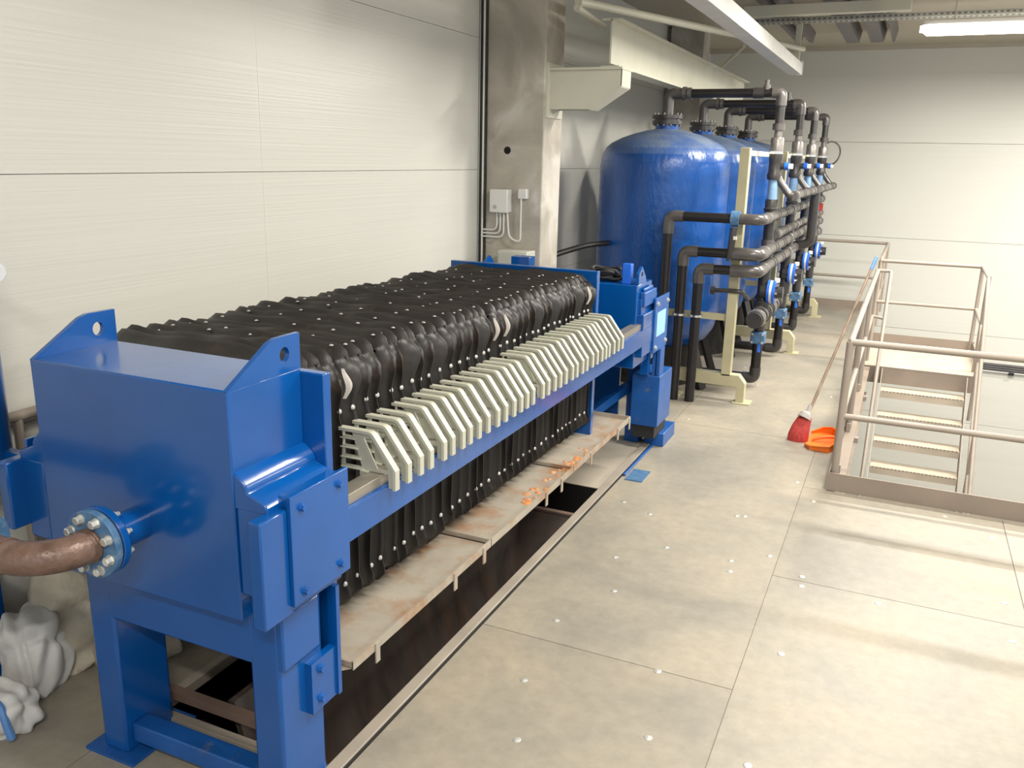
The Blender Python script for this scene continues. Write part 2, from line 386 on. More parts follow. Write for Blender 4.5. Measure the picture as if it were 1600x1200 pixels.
# roof ribs and hung steelwork
for x0, x1, z0 in ((-1.16, -0.93, 4.0), (-0.83, -0.60, 4.0), (-0.545, -0.45, 4.0), (-1.86, -1.74, 4.02), (-1.68, -1.57, 4.02)):
    o = MB().prism([(x0, 4.158), (x0 + 0.03, z0), (x1 - 0.03, z0), (x1, 4.158)], 1, 7.0, 14.2)
    tag(o.obj('roof_rib', 'darkduct'), {-1.16: 'wide dark grey roof rib left of the pair above the tanks', -0.83: 'wide dark grey roof rib right of the pair near the lamp', -0.545: 'narrow dark roof rib closest to the glowing lamp', -1.86: 'slim dark roof rib closest to the white roof beam', -1.68: 'slim dark roof rib second from the white roof beam'}[x0], 'roof rib')
tag(MB().box((-1.95, 10.44, 3.86), (-0.24, 10.58, 3.97)).obj('roof_purlin', 'creampaint', bevel=0.004), 'cream crosswise roof beam ending short of the lamp', 'beam')
ct = thing('cable_tray', 'perforated galvanised cable tray under the ceiling behind the cream beam', 'cable tray', (0, 11.6, 3.95))
MB().box((-2.4, 11.52, 3.94), (6, 11.70, 3.945)).obj('tray_bed', 'galv', ct)
MB().box((-2.4, 11.515, 3.94), (6, 11.52, 3.99)).obj('side_wall', 'galv', ct); MB().box((-2.4, 11.70, 3.94), (6, 11.705, 3.99)).obj('side_wall', 'galv', ct)
hl = MB()
for i in range(70): hl.box((-2.35 + i * 0.06, 11.512, 3.955), (-2.32 + i * 0.06, 11.516, 3.975)); hl.box((-2.35 + i * 0.06, 11.56, 3.938), (-2.32 + i * 0.06, 11.66, 3.941))
o = hl.obj('slots', 'darkduct', ct); o['kind'] = 'stuff'
wb = thing('roof_beam', 'long white-grey steel box beam slanting down towards the tanks', 'beam', (-1.57, 8, 3.5))
MB().box((-1.645, 5.0, 3.40), (-1.485, 12.2, 3.54)).obj('box_section', 'beamgrey', wb, bevel=0.004)
MB().box((-1.66, 12.19, 3.39), (-1.47, 12.21, 3.56)).obj('end_plate', 'beamgrey', wb)
MB().box((-1.60, 12.21, 3.45), (-1.53, 12.28, 4.16)).obj('hanger', 'creampaint', wb)
tag(MB().tube([(-2.65, 7.05, 3.52), (-1.50, 12.3, 3.72)], 0.036, 12).obj('roof_brace', 'creampaint'), 'thin cream pipe brace running behind the white roof beam', 'brace')
tag(MB().tube([(-2.65, 7.02, 3.47), (-2.62, 7.62, 3.40)], 0.03, 12).obj('roof_brace', 'creampaint'), 'short cream brace from concrete column to crane beam end', 'brace')
tag(MB().tube([(-3.2, 15.4, 3.80), (-2.62, 14.3, 4.02)], 0.03, 12).obj('roof_brace', 'creampaint'), 'small far diagonal brace near the ceiling corner behind the roof beam', 'brace')
# tube lamp
lp = thing('tube_lamp', 'lit fluorescent tube lamp hanging under the ceiling at the top right', 'lamp', (0.65, 11.4, 3.8))
MB().box((-0.11, 11.35, 3.83), (1.42, 11.45, 3.88)).obj('housing', 'white', lp, bevel=0.005)
dm = MB().tube([(-0.14, 11.4, 3.79), (-0.10, 11.4, 3.79), (-0.06, 11.4, 3.785), (1.38, 11.4, 3.785), (1.42, 11.4, 3.79), (1.46, 11.4, 3.79)], [0.036, 0.042, 0.070, 0.070, 0.042, 0.036], 16)  # tube swollen along its middle so the shape includes the glow around it
dm.obj('tube_with_glow', 'tube', lp)
MB().tube([(0.2, 11.4, 3.88), (0.2, 11.4, 4.16)], 0.006, 6).tube([(1.1, 11.4, 3.88), (1.1, 11.4, 4.16)], 0.006, 6).obj('hanger', 'galv', lp)

# concrete columns
cc = thing('concrete_column', 'near grey concrete column with switch boxes, patched surface and a drilled hole', 'column', (-3.15, 7.2, 0))
MB().box((-3.44, 7.0, 0), (-2.90, 7.42, 4.16)).obj('shaft', 'concrete', cc, bevel=0.012)
MB().cyl((-3.235, 6.998, 2.345), (-3.235, 7.0035, 2.345), 0.032, 20).obj('drilled_hole', 'pitblack', cc)
tag(MB().box((-3.44, 13.0, 0), (-2.95, 13.4, 4.16)).obj('concrete_column', 'concrete', bevel=0.012), 'distant dark concrete column standing behind the last tanks', 'column')
# conduits left of the column
for i, (x, r, mt_) in enumerate(((-3.472, 0.010, 'black'), (-3.452, 0.009, 'white'), (-3.490, 0.007, 'galv'))):
    tag(MB().tube([(x, 6.96, 0.3), (x, 6.96, 4.15)], r, 8).obj('conduit', mt_), ['black cable running up the left edge of the near column', 'white conduit running up beside the near column', 'thin grey conduit against the wall beside the near column'][i], 'conduit')
jb = thing('junction_box', 'light grey junction box with a round gland on the near column', 'electrical box', (-3.26, 6.97, 1.92))
MB().box((-3.355, 6.90, 1.815), (-3.18, 7.0, 2.015)).obj('housing', 'white', jb, bevel=0.01)
MB().cyl((-3.30, 6.895, 1.865), (-3.30, 6.902, 1.865), 0.017, 16).obj('knob', 'galv', jb)
for k in range(4):
    x = -3.30 + k * 0.033
    ex = MB().tube(bend([(x, 6.95, 1.82), (x, 6.95, 1.66 - k * 0.03), (-3.44, 6.96, 1.66 - k * 0.03)] if k < 3 else [(x, 6.95, 1.82), (x + .02, 6.95, 1.60), (-3.07, 6.95, 1.56), (-3.07, 6.95, 1.95)], 0.06), 0.0085, 8)
    ex.obj('cable', 'white', jb)
tag(MB().box((-3.10, 6.94, 1.94), (-3.02, 7.0, 2.025)).obj('socket_box', 'white', bevel=0.006), 'small square white socket box right of the junction box', 'electrical box')
gb = thing('control_cabinet', 'pale grey control box low on the near column behind the press', 'electrical box', (-3.0, 6.9, 1.4))
MB().box((-3.22, 6.80, 1.0), (-2.94, 7.0, 1.50)).obj('housing', 'greybox', gb, bevel=0.008)
MB().box((-3.205, 6.79, 1.02), (-2.955, 6.802, 1.485)).obj('door', 'greybox', gb, bevel=0.004)

# crane bracket and crane beam
br = thing('crane_bracket', 'cream steel corbel bracket welded to the near column', 'bracket', (-2.9, 7.2, 2.9))
MB().prism([(-2.9, 3.0), (-2.26, 3.0), (-2.26, 2.87), (-2.53, 2.69), (-2.9, 2.69)], 1, 7.08, 7.11).obj('web_plate', 'creampaint', br)
MB().prism([(-2.9, 3.0), (-2.26, 3.0), (-2.26, 2.87), (-2.53, 2.69), (-2.9, 2.69)], 1, 7.29, 7.32).obj('web_plate', 'creampaint', br)
MB().box((-2.9, 7.05, 3.0), (-2.25, 7.35, 3.018)).obj('top_plate', 'creampaint', br)
MB().prism([(-2.26, 2.87), (-2.26, 2.885), (-2.54, 2.70), (-2.53, 2.685)], 1, 7.1, 7.3).obj('bottom_flange', 'creampaint', br)
MB().box((-2.266, 7.08, 2.868), (-2.256, 7.32, 3.0)).prism([(-2.262, 2.862), (-2.262, 2.872), (-2.54, 2.697), (-2.535, 2.685)], 1, 7.075, 7.325).obj('end_plate', 'creampaint', br)
MB().box((-2.905, 7.02, 2.62), (-2.885, 7.38, 3.06)).obj('mounting_plate', 'creampaint', br)
cb = thing('crane_beam', 'cream steel I-beam resting on the column bracket above the tanks', 'beam', (-2.38, 10, 3.2))
MB().box((-2.387, 7.12, 3.05), (-2.373, 13.2, 3.39)).obj('web', 'creampaint', cb)
MB().box((-2.46, 7.12, 3.38), (-2.30, 13.2, 3.395)).obj('top_flange', 'creampaint', cb)
MB().box((-2.46, 7.12, 3.02), (-2.30, 13.2, 3.035)).obj('bottom_flange', 'creampaint', cb)

# ================================================================== FILTER PRESS
px0, px1 = -2.69, -1.815          # head box
fp = thing('filter_press', 'long blue filter press frame with bolted inlet head and side rails', 'machine', (-2.3, 4, 0))
P = fp
hb = MB().box((px0, 1.93, 0.805), (px1, 2.285, 1.588)).obj('head_box', 'blue', P, bevel=0.006)
for x0, x1 in ((px0, px0 + 0.018), (px1 - 0.018, px1)):
    s = MB(); ring = [(cos(a) * 0.024 + 2.205, sin(a) * 0.026 + 1.648) for a in [2 * pi * k / 20 for k in range(20)]]
    # lug cheek with lifting hole: two ngons split through the hole
    out = [(1.93, 1.585), (2.13, 1.70), (2.165, 1.71), (2.285, 1.71), (2.285, 1.585)]
    up = [out[0], out[1], out[2], out[3], (2.285, 1.648)] + [(2.205 + 0.024 * cos(a), 1.648 + 0.026 * sin(a)) for a in [pi * k / 10 for k in range(11)]] + [(2.04, 1.648)]
    lo = [out[0], (2.04, 1.648)] + [(2.205 + 0.024 * cos(a), 1.648 + 0.026 * sin(a)) for a in [pi + pi * k / 10 for k in range(11)]] + [(2.285, 1.648), out[4]]
    s.prism(up, 0, x0, x1); s.prism(lo, 0, x0, x1)
    s.obj('lifting_lug', 'blue', P, angle=20)
# back flange plate of the head
MB().box((-2.82, 2.285, 0.42), (-1.722, 2.325, 1.575)).obj('head_flange', 'blue', P, bevel=0.004)
for sg in (1, -1):
    cc_ = (px0 + px1) / 2; Q = lambda x: cc_ + sg * (x - cc_)
    MB().prism([(Q(px1 - 0.01), 1.325), (Q(px1 + 0.010), 1.318), (Q(-1.775), 1.292), (Q(-1.765), 1.275), (Q(-1.765), 1.262), (Q(-1.700), 1.238), (Q(-1.690), 1.225), (Q(-1.690), 1.20), (Q(px1 - 0.01), 1.20)], 1, 1.935, 2.286).obj('gusset_shelf', 'blue', P, bevel=0.006)
# legs and cross beam
MB().box((-2.57, 2.0, 0.60), (-1.71, 2.20, 0.803)).obj('cross_beam', 'blue', P, bevel=0.008)
for x0 in (-2.625, -1.855):
    lg = MB().box((x0, 1.998, 0.012), (x0 + 0.125, 2.235, 0.80)).obj('leg', 'blue', P, bevel=0.012)
    MB().box((x0 - 0.06, 1.96, 0.0), (x0 + 0.19, 2.29, 0.014)).obj('foot_plate', 'blue_worn', lg)
MB().box((-2.50, 2.03, 0.05), (-1.85, 2.11, 0.13)).obj('tie_bar', 'blue_worn', P, bevel=0.006)
# leg side bracket carrying the tray
tb = MB().box((-1.73, 2.13, 0.36), (-1.70, 2.29, 0.56)).box((-1.73, 2.27, 0.36), (-1.69, 2.29, 0.80)).obj('tray_bracket', 'blue', P)
tbb = MB(); hexbolt(tbb, (-1.70, 2.18, 0.52), (1, 0, 0)); hexbolt(tbb, (-1.70, 2.18, 0.40), (1, 0, 0)); tbb.obj('bolt', 'blue_worn', tb)


def rail_bracket(sgn, cx, y0, y1, zlo, zhi, xi, xo, name='rail_bracket'):
    # block on the head side with a bolted cover plate; sgn +1 = right side
    X = lambda x: cx + sgn * (x - cx)
    b = MB().box((X(xi), y0, zlo), (X(xo), y0 + 0.14, zhi - 0.045)).box((X(xi), y0 + 0.14, zlo), (X(xo - 0.006), y1, zhi - 0.01)).obj(name, 'blue', P, bevel=0.006)
    c = MB().box((X(xo), y0 + 0.125, zlo + 0.03), (X(xo + 0.016), y1 + 0.02, zhi)).obj('cover_plate', 'blue', b, bevel=0.002)
    return b, c


cx = (px0 + px1) / 2
b1, c1 = rail_bracket(1, cx, 1.865, 2.28, 0.84, 1.252, -1.71, -1.660)
b2, c2 = rail_bracket(-1, cx, 1.865, 2.28, 0.95, 1.252, -1.71, -1.660)
for y, z in ((2.045, 1.20), (2.245, 1.21), (2.245, 0.915), (2.045, 0.905)):
    k = MB(); hexbolt(k, (-1.644, y, z), (1, 0, 0), 0.012, 0.012); k.obj('bolt', 'blue_worn', b1)
MB().box((-1.815, 1.935, 0.90), (-1.70, 2.28, 1.21)).obj('bracket_web', 'blue', P, bevel=0.01)
MB().box((2 * cx + 1.815, 1.935, 0.90), (2 * cx + 1.70, 2.28, 1.21)).obj('bracket_web', 'blue', P, bevel=0.01)
# far crosshead: side bracket with label, head, lugs, legs
RX = -2.33
for sx in (1, -1):
    def X(x): return x if sx == 1 else 2 * RX - x
    rl = MB().box((X(-1.650), 2.28, 0.965), (X(-1.700), 6.36, 1.092)).obj('side_rail', 'blue', P, bevel=0.003)
    MB().box((X(-1.668), 2.30, 1.092), (X(-1.740), 6.20, 1.133)).obj('running_strip', 'steel', rl, bevel=0.002)
    rb = MB().box((X(-1.74), 6.0, 0.88), (X(-1.652), 6.60, 1.20)).box((X(-1.74), 6.02, 1.20), (X(-1.68), 6.45, 1.31)).obj('rail_bracket', 'blue', P, bevel=0.005)
    cv = MB().box((X(-1.652), 6.27, 0.86), (X(-1.638), 6.66, 1.285)).obj('cover_plate', 'blue_worn', rb, bevel=0.002)
    if sx == 1:
        MB().box((-1.638, 6.33, 0.98), (-1.6365, 6.58, 1.17)).obj('label', 'label', rb)
        for y, z in ((6.32, 1.24), (6.61, 1.23), (6.32, 0.90), (6.61, 0.91)):
            k = MB(); hexbolt(k, (-1.638, y, z), (1, 0, 0), 0.014); k.obj('bolt', 'bolt', rb)
MB().box((-2.96, 5.96, 0.80), (-1.70, 6.34, 1.418)).obj('crosshead', 'blue', P, bevel=0.006)
for x in (-1.72, -2.95):
    s = MB().prism([(5.98, 1.418), (5.98, 1.50), (6.06, 1.545), (6.16, 1.46), (6.18, 1.418)], 0, x, x + 0.02)
    s.obj('lifting_lug', 'blue', P)
MB().cyl((-1.7015, 6.06, 1.49), (-1.698, 6.06, 1.49), 0.016, 14).obj('lug_hole', 'pitblack', P)
MB().box((-1.83, 5.99, 1.418), (-1.765, 6.05, 1.565)).obj('sensor_block', 'valveblue', P, bevel=0.004)
MB().box((-2.86, 6.3, 1.34), (-2.70, 6.42, 1.52)).obj('rear_plate', 'blue', P, bevel=0.004)
MB().box((-1.70, 6.03, 1.25), (-1.66, 6.35, 1.36)).box((-1.69, 6.06, 1.36), (-1.675, 6.3, 1.385)).obj('gusset_shelf', 'blue_worn', P, bevel=0.008)
MB().box((-2.96, 6.34, 0.74), (-1.74, 6.86, 0.98)).obj('rear_beam', 'blue', P, bevel=0.005)
for x0 in (-2.84, -1.935):
    MB().box((x0, 6.64, 0.0), (x0 + 0.12, 6.84, 0.74)).obj('leg', 'blue_worn', P, bevel=0.006)
MB().box((-2.86, 6.70, 0.05), (-2.02, 6.73, 0.74)).obj('rear_panel', 'blue', P)
MB().bar((-2.20, 5.90, 0.24), (-1.90, 6.68, 0.50), 0.06, 0.07).obj('diagonal_brace', 'blue_worn', P)
MB().box((-1.76, 6.37, 0.66), (-1.70, 6.44, 0.90)).obj('leg_stiffener', 'blue', P)
# moving plate at the far end of the pack
MB().box((-2.95, 5.45, 0.40), (-1.835, 5.50, 1.565)).obj('moving_plate', 'blue', P, bevel=0.004)
MB().cyl((RX, 5.50, 1.0), (RX, 5.96, 1.0), 0.11, 24).obj('hydraulic_ram', 'steel', P)
sk = MB().box((-1.76, 6.64, 0.0), (-1.60, 7.02, 0.115)).box((-1.699, 5.85, 0.0), (-1.675, 6.66, 0.016)).obj('skid_beam', 'blue_worn', P, bevel=0.006)
MB().box((-1.66, 5.78, 0.0), (-1.53, 6.02, 0.008)).obj('anchor_plate', 'blue_dull', P)
# power pack box
pp = thing('hydraulic_unit', 'blue upright hydraulic box standing on the skid at the far end', 'machine', (-1.7, 6.7, 0.115))
MB().box((-1.84, 6.45, 0.22), (-1.615, 6.84, 0.64)).obj('housing', 'blue_worn', pp, bevel=0.005)
MB().box((-1.82, 6.47, 0.116), (-1.64, 6.82, 0.22)).obj('base', 'black', pp)
MB().box((-1.69, 6.47, 0.64), (-1.665, 6.6, 0.86)).box((-1.655, 6.47, 0.64), (-1.63, 6.6, 0.86)).cyl((-1.66, 6.53, 0.64), (-1.66, 6.53, 0.67), 0.03, 12).obj('bracket', 'blue_worn', pp)
MB().tube([(-1.672, 6.50, 0.8), (-1.672, 6.50, 0.95)], 0.006, 8).tube([(-1.65, 6.50, 0.8), (-1.65, 6.50, 0.95)], 0.006, 8).obj('rod', 'chrome', pp)
# small valves seen under the rail near the far end
vv = thing('hydraulic_hose', 'pale hose with brass fittings under the far end of the press rail', 'hose', (-2.0, 5.9, 0.8))
MB().tube(bend([(-2.20, 5.62, 0.62), (-1.98, 5.80, 0.80), (-1.86, 5.90, 0.84)], 0.05), 0.012, 10).obj('hose', 'tray', vv)
MB().tube([(-1.88, 5.88, 0.80), (-1.86, 5.90, 0.86)], 0.02, 8).obj('fitting', 'yellow', vv)
# black cable bundle on the crosshead
cbn = MB(); rnd = random.Random(5)
for k in range(7):
    c = Vector((-1.99 + rnd.uniform(-.03, .03), 6.10 + rnd.uniform(-.04, .04), 1.435 + k * 0.011)); r = 0.075 + rnd.uniform(-.015, .015)
    cbn.tube([c + Vector((r * 1.3 * cos(a), r * sin(a), 0.008 * sin(3 * a + k))) for a in [2 * pi * i / 22 for i in range(21)]], 0.012, 8)
tag(cbn.obj('cable_coil', 'black'), 'coil of black cable lying on the blue crosshead', 'cable')
tag(MB().tube(bend([(-3.3, 7.46, 1.22), (-3.15, 7.9, 1.36), (-2.9, 8.25, 1.45), (-2.75, 8.45, 1.46)], 0.2), 0.028, 10).obj('black_hose', 'pe'), 'black hose running from behind the near column to the first tank', 'hose')

# inlet nozzle, flange, rusty elbow
NZ = Vector((-2.235, 1.93, 1.072))
noz = MB().tube([NZ, NZ - Vector((0, 0.16, 0))], 0.058, 32).obj('inlet_nozzle', 'blue', P)
MB().tube([NZ - Vector((0, 0.138, 0)), NZ - Vector((0, 0.164, 0))], 0.113, 40).obj('nozzle_flange', 'blue', P, bevel=0.003)
ep = thing('inlet_pipe', 'rusty brown pipe elbow bolted to the blue inlet flange', 'pipe', (-2.235, 1.7, 1.072))
MB().tube([NZ - Vector((0, 0.164, 0)), NZ - Vector((0, 0.170, 0))], 0.108, 32).obj('gasket', 'black', ep)
MB().tube([NZ - Vector((0, 0.170, 0)), NZ - Vector((0, 0.194, 0))], 0.113, 40).obj('flange', 'blue_dull', ep, bevel=0.003)
y1 = 1.93 - 0.194
pth = [Vector((-2.235, y1, 1.072)), Vector((-2.235, y1 - 0.012, 1.072))] + arc((-2.235 - 0.16, y1 - 0.012, 1.072), 0, pi / 2, 0.16, (1, 0, 0), (0, -1, 0), 14)
MB().tube(pth, 0.054, 28).obj('elbow', 'rustpipe', ep)
e = pth[-1]
for q, d in ((pth[1], Vector((0, -1, 0))), (e, Vector((-1, 0, 0)))):
    MB().tube([q - d * 0.004, q + d * 0.004], 0.0575, 28).obj('weld_bead', 'rustpipe', ep)
MB().tube([e, e + Vector((-0.14, 0, 0))], 0.054, 28).obj('pipe_end', 'rustpipe', ep)
MB().tube([e + Vector((-0.14, 0, 0)), e + Vector((-0.164, 0, 0))], 0.113, 36).tube([e + Vector((-0.17, 0, 0)), e + Vector((-0.195, 0, 0))], 0.113, 36).obj('outer_flange', 'blue_dull', ep)
MB().tube([e + Vector((-0.105, 0, 0)), e + Vector((-0.8, 0, 0))], 0.054, 24).obj('supply_pipe', 'rustpipe', ep)
for k in range(8):
    a = 2 * pi * (k + 0.5) / 8
    p = Vector((-2.235 + 0.088 * cos(a), y1, 1.072 + 0.088 * sin(a)))
    b = MB(); b.tube([p, p + Vector((0, -0.004, 0))], 0.017, 16); b.tube([p + Vector((0, -0.004, 0)), p + Vector((0, -0.022, 0)), p + Vector((0, -0.024, 0))], [0.0145, 0.0145, 0.012], 6 if k % 2 else 7)
    b.obj('bolt', 'bolt', ep)
    b = MB(); q = p + Vector((0, 0.056, 0)); b.tube([q, q + Vector((0, 0.016, 0))], 0.013, 6); b.tube([q, q + Vector((0, 0.03, 0))], 0.008, 8); b.obj('nut', 'bolt', ep)

# ---- filter plates: core, draped cloth, cream handle, snaps
def cloth_mesh(seed):
    rn = random.Random(seed)
    x0, x1, z0, z1 = -0.565, 0.425, -0.465, 0.545     # local to plate centre
    ph = [rn.uniform(0, 6.28) for _ in range(10)]
    N = 150; rad = 0.045
    # perimeter samples (point, normal) clockwise from the bottom left
    seg = [((x0, z0), (x0, z1)), ((x0, z1), (x1, z1)), ((x1, z1), (x1, z0)), ((x1, z0), (x0, z0))]
    pts = []
    for (a, b), n, side in zip(seg, ((-1, 0), (0, 1), (1, 0), (0, -1)), range(4)):
        k = 40
        for i in range(k):
            t = i / k; pts.append((a[0] + (b[0] - a[0]) * t, a[1] + (b[1] - a[1]) * t, n, side, t))
    vs = []; fs = []
    prof = [(-0.16, -0.036), (-0.03, -0.040), (-0.008, -0.034), (0.010, -0.016), (0.026, -0.005), (0.042, -0.002), (0.056, 0.0), (0.056, 0.003), (0.042, 0.004), (0.026, 0.007), (0.010, 0.016), (-0.008, 0.034), (-0.03, 0.040), (-0.16, 0.036)]
    n = len(prof)
    for i, (x, z, nn, side, t) in enumerate(pts):
        s = i / len(pts) * 2 * pi
        c = min(t, 1 - t) * (1.075 if side % 2 == 0 else 1.0)
        cut = -0.05 * math.exp(-(c / 0.03) ** 2)
        nx, nz = nn
        if c < 0.06:
            w_ = (0.06 - c) / 0.06 * 0.5
            other = {0: ((0, -1), (0, 1)), 1: ((-1, 0), (1, 0)), 2: ((0, 1), (0, -1)), 3: ((1, 0), (-1, 0))}[side][0 if t < 0.5 else 1]
            nx = nx * (1 - w_) + other[0] * w_; nz = nz * (1 - w_) + other[1] * w_
        topness = 1 if side == 1 else max(0, 1 - c / 0.10) * 0.8 if (side == 2 and t < 0.5) or (side == 0 and t > 0.5) else 0
        lean = topness * (0.044 + 0.012 * sin(5 * s + ph[0]) + 0.004 * sin(13 * s + ph[1])) + (1 - topness) * (0.010 * sin(4 * s + ph[2]) + 0.003 * sin(11 * s + ph[3]))
        ext = topness * (-0.010 + 0.006 * sin(6 * s + ph[4]) + 0.004 * sin(15 * s + ph[5]))
        if side == 2:
            ext += -0.010 - 0.010 * math.exp(-((z - 0.36) / 0.04) ** 2) - 0.006 * math.exp(-((z + 0.37) / 0.04) ** 2) + 0.008 * math.exp(-((z - 0.27) / 0.06) ** 2) + 0.012 * math.exp(-((z - 0.46) / 0.05) ** 2) + 0.022 * math.exp(-((z + 0.42) / 0.05) ** 2)
            lean += 0.020 * math.exp(-((z - 0.47) / 0.05) ** 2) * sin(ph[7]) + 0.010 * math.exp(-((z + 0.46) / 0.06) ** 2) * sin(ph[8])
        if side == 3: ext += 0.012 * sin(3 * t + ph[6])
        for j, (d, y) in enumerate(prof):
            k = max(0.0, (d + 0.01) / 0.066)
            dd = d + (ext + cut) * min(1, k * 1.2) + (0.018 * k * max(0, 1 - t * 12) if side == 1 else 0)
            yy = y + lean * k ** 1.4
            vs.append((x + nx * dd, yy, z + nz * dd))
    m_ = len(pts)
    for i in range(m_):
        for j in range(n - 1):
            a = i * n + j; b = ((i + 1) % m_) * n + j; fs.append((a, b, b + 1, a + 1))
    mb = MB(); mb.add(vs, fs)
    return mb.mesh('cloth', 'cloth', 80)


def handle_mesh():
    H = MB(); t = 0.005
    R_ = lambda poly, a=-t, b=t: H.prism(poly, 1, a, b)
    # x from -0.26 (plate) to 0 (outer edge), z from 0 (outer foot) to 0.215
    R_([(-0.150, 0.057), (-0.196, 0.205), (-0.160, 0.205), (-0.160, 0.19), (-0.096, 0.066), (-0.096, 0.057)])
    R_([(-0.160, 0.19), (-0.160, 0.208), (-0.10, 0.208), (-0.008, 0.072), (-0.008, 0.003), (-0.036, 0.003), (-0.036, 0.057), (-0.096, 0.057), (-0.096, 0.070), (-0.040, 0.070), (-0.040, 0.080), (-0.108, 0.186)])
    for z in (0.057, 0.097, 0.137, 0.174):
        xr = -0.148 - (z - 0.057) * 0.3
        H.box((-0.242, -0.006, z), (xr, 0.006, z + 0.010)); H.box((-0.246, -0.013, z), (xr + 0.004, 0.013, z + 0.004))
    H.box((-0.246, -0.008, 0.055), (-0.236, 0.008, 0.21))
    # rim
    out = [(-0.250, 0.216)] + [(-0.105 + 0.03 * cos(a) - 0.012, 0.186 + 0.03 * sin(a)) for a in (1.57, 1.25, 0.9, 0.62)] + [(0.0, 0.078), (0.0, 0.0)]
    inn = [(-0.250, 0.204)] + [(-0.105 + 0.018 * cos(a) - 0.014, 0.186 + 0.018 * sin(a)) for a in (1.57, 1.25, 0.9, 0.62)] + [(-0.012, 0.075), (-0.012, 0.0)]
    n = len(out)
    for i in range(n - 1):
        H.prism([out[i], out[i + 1], inn[i + 1], inn[i]], 1, -0.015, 0.015)
    # inner slot rim and recessed bosses
    H.bar((-0.158, 0, 0.190), (-0.094, 0, 0.066), 0.018, 0.008, (0, 1, 0))
    H.box((-0.155, -0.018, 0.030), (-0.122, 0.018, 0.058))
    return H.mesh('handle', 'cream')


cloths = [cloth_mesh(s) for s in (3, 8, 15, 21, 34, 55)]
hm = handle_mesh()
core = MB().box((-0.52, -0.030, -0.48), (0.38, 0.030, 0.50)).mesh('core', 'core')
sn = MB(); sn.tube([(0, 0, 0), (0.004, 0, 0), (0.008, 0, 0)], [0.0115, 0.0105, 0.006], 12); sn = sn.mesh('snap', 'snap')
st = MB().lathe([(0.0, 0.005), (0.004, 0.0045), (0.008, 0.0015), (0.009, 0.0)], seg=12).mesh('snap', 'snap')
ys = [2.564, 2.655, 2.746, 2.826, 2.937, 3.01, 3.102, 3.17, 3.258, 3.35, 3.452, 3.54, 3.636, 3.72, 3.794, 3.871, 3.999, 4.074, 4.169, 4.25, 4.333, 4.435, 4.508, 4.605, 4.678, 4.78, 4.866, 4.955, 5.027, 5.095, 5.196, 5.288, 5.375]
ORD = ['nearest', 'second', 'third', 'fourth', 'fifth', 'sixth', 'seventh', 'eighth', 'ninth', 'tenth', 'eleventh', 'twelfth', 'thirteenth', 'fourteenth', 'fifteenth', 'sixteenth', 'seventeenth']
rn = random.Random(11)
PX, PZ = RX + 0.005, 1.0
flap = MB()
fv = []; ff = []
for i in range(9):
    t = i / 8; wdt = 0.020 * sin(pi * min(1, t * 0.9 + 0.08)) + 0.001
    c = Vector((0.02 * sin(t * 3), 0.012 * sin(t * 5), -0.09 + 0.12 * t))
    for j in range(5): fv.append(c + Vector((0.012 * (1 - (j - 2) ** 2 / 4), (j - 2) * wdt / 2, 0)))
ff = [(i * 5 + j, i * 5 + j + 1, (i + 1) * 5 + j + 1, (i + 1) * 5 + j) for i in range(8) for j in range(4)]
flm = MB().add(fv, ff).mesh('lining_flap', 'clothlight', 80)
proto = None; late = []
for i, y in enumerate(ys):
    n = len(ys)
    if i < 17: lab = 'black cloth-covered filter plate with cream handle, ' + (ORD[i] + ' from the inlet head' if i else 'nearest to the inlet head')
    else: lab = 'black cloth-covered filter plate with cream handle, ' + (ORD[n - 1 - i] + ' from the far end' if i < n - 1 else 'last at the far end')
    if proto is None:
        z_ = PZ - 0.012
        t = thing('filter_plate', lab, 'filter plate', (PX, y, z_), 'filter plates hanging in the press')
        child('core', core, t); child('cloth', cloths[0], t); child('handle', hm, t, (-1.61 - PX, 0, 1.078 - z_))
        for k in range(7): child('snap', sn if k < 2 else st, t)
        proto = t
    else:
        z_ = PZ - 0.012 - 0.035 * i / 32; t = copy_tree(proto); t.location = (PX, y, z_); t['label'] = lab
    ks = 0
    jz = rn.uniform(-0.008, 0.008)
    for ch in t.children:
        if ch.name.startswith('handle'): ch.location.z = 1.078 - z_
        if ch.name.startswith('cloth'):
            ch.data = cloths[(i * 5 + i // 4) % 6]; ch.location.z = jz; ch.scale = (1, 1, 1)
        if ch.name.startswith('snap'):
            if ks == 0: ch.location = (0.456 + rn.uniform(-.003, .003), rn.uniform(-.006, .006), 0.36 + rn.uniform(-.006, .006))
            elif ks == 1: ch.location = (0.462 + rn.uniform(-.003, .003), rn.uniform(-.006, .006), -0.355 + rn.uniform(-.006, .006))
            else: ch.location = (-0.45 + 0.20 * (ks - 2) + rn.uniform(-.015, .015), 0.02 + rn.uniform(-.01, .01), 0.578 + jz)
            ks += 1
    if i in (0, 15, 16, 31): late.append(t)

for y in (2.40, 2.475, 5.412):
    MB_o = bpy.data.objects.new('end_cloth', cloths[2 if y < 2.45 else 4]); COL.objects.link(MB_o); MB_o.parent = P; MB_o.location = Vector((PX + (0.012 if y > 5 else 0), y, PZ - (0.045 if y > 5 else 0.0))) - P.location
for t in late: child('lining_flap', flm, t, (0.468, 0.02, 0.50))

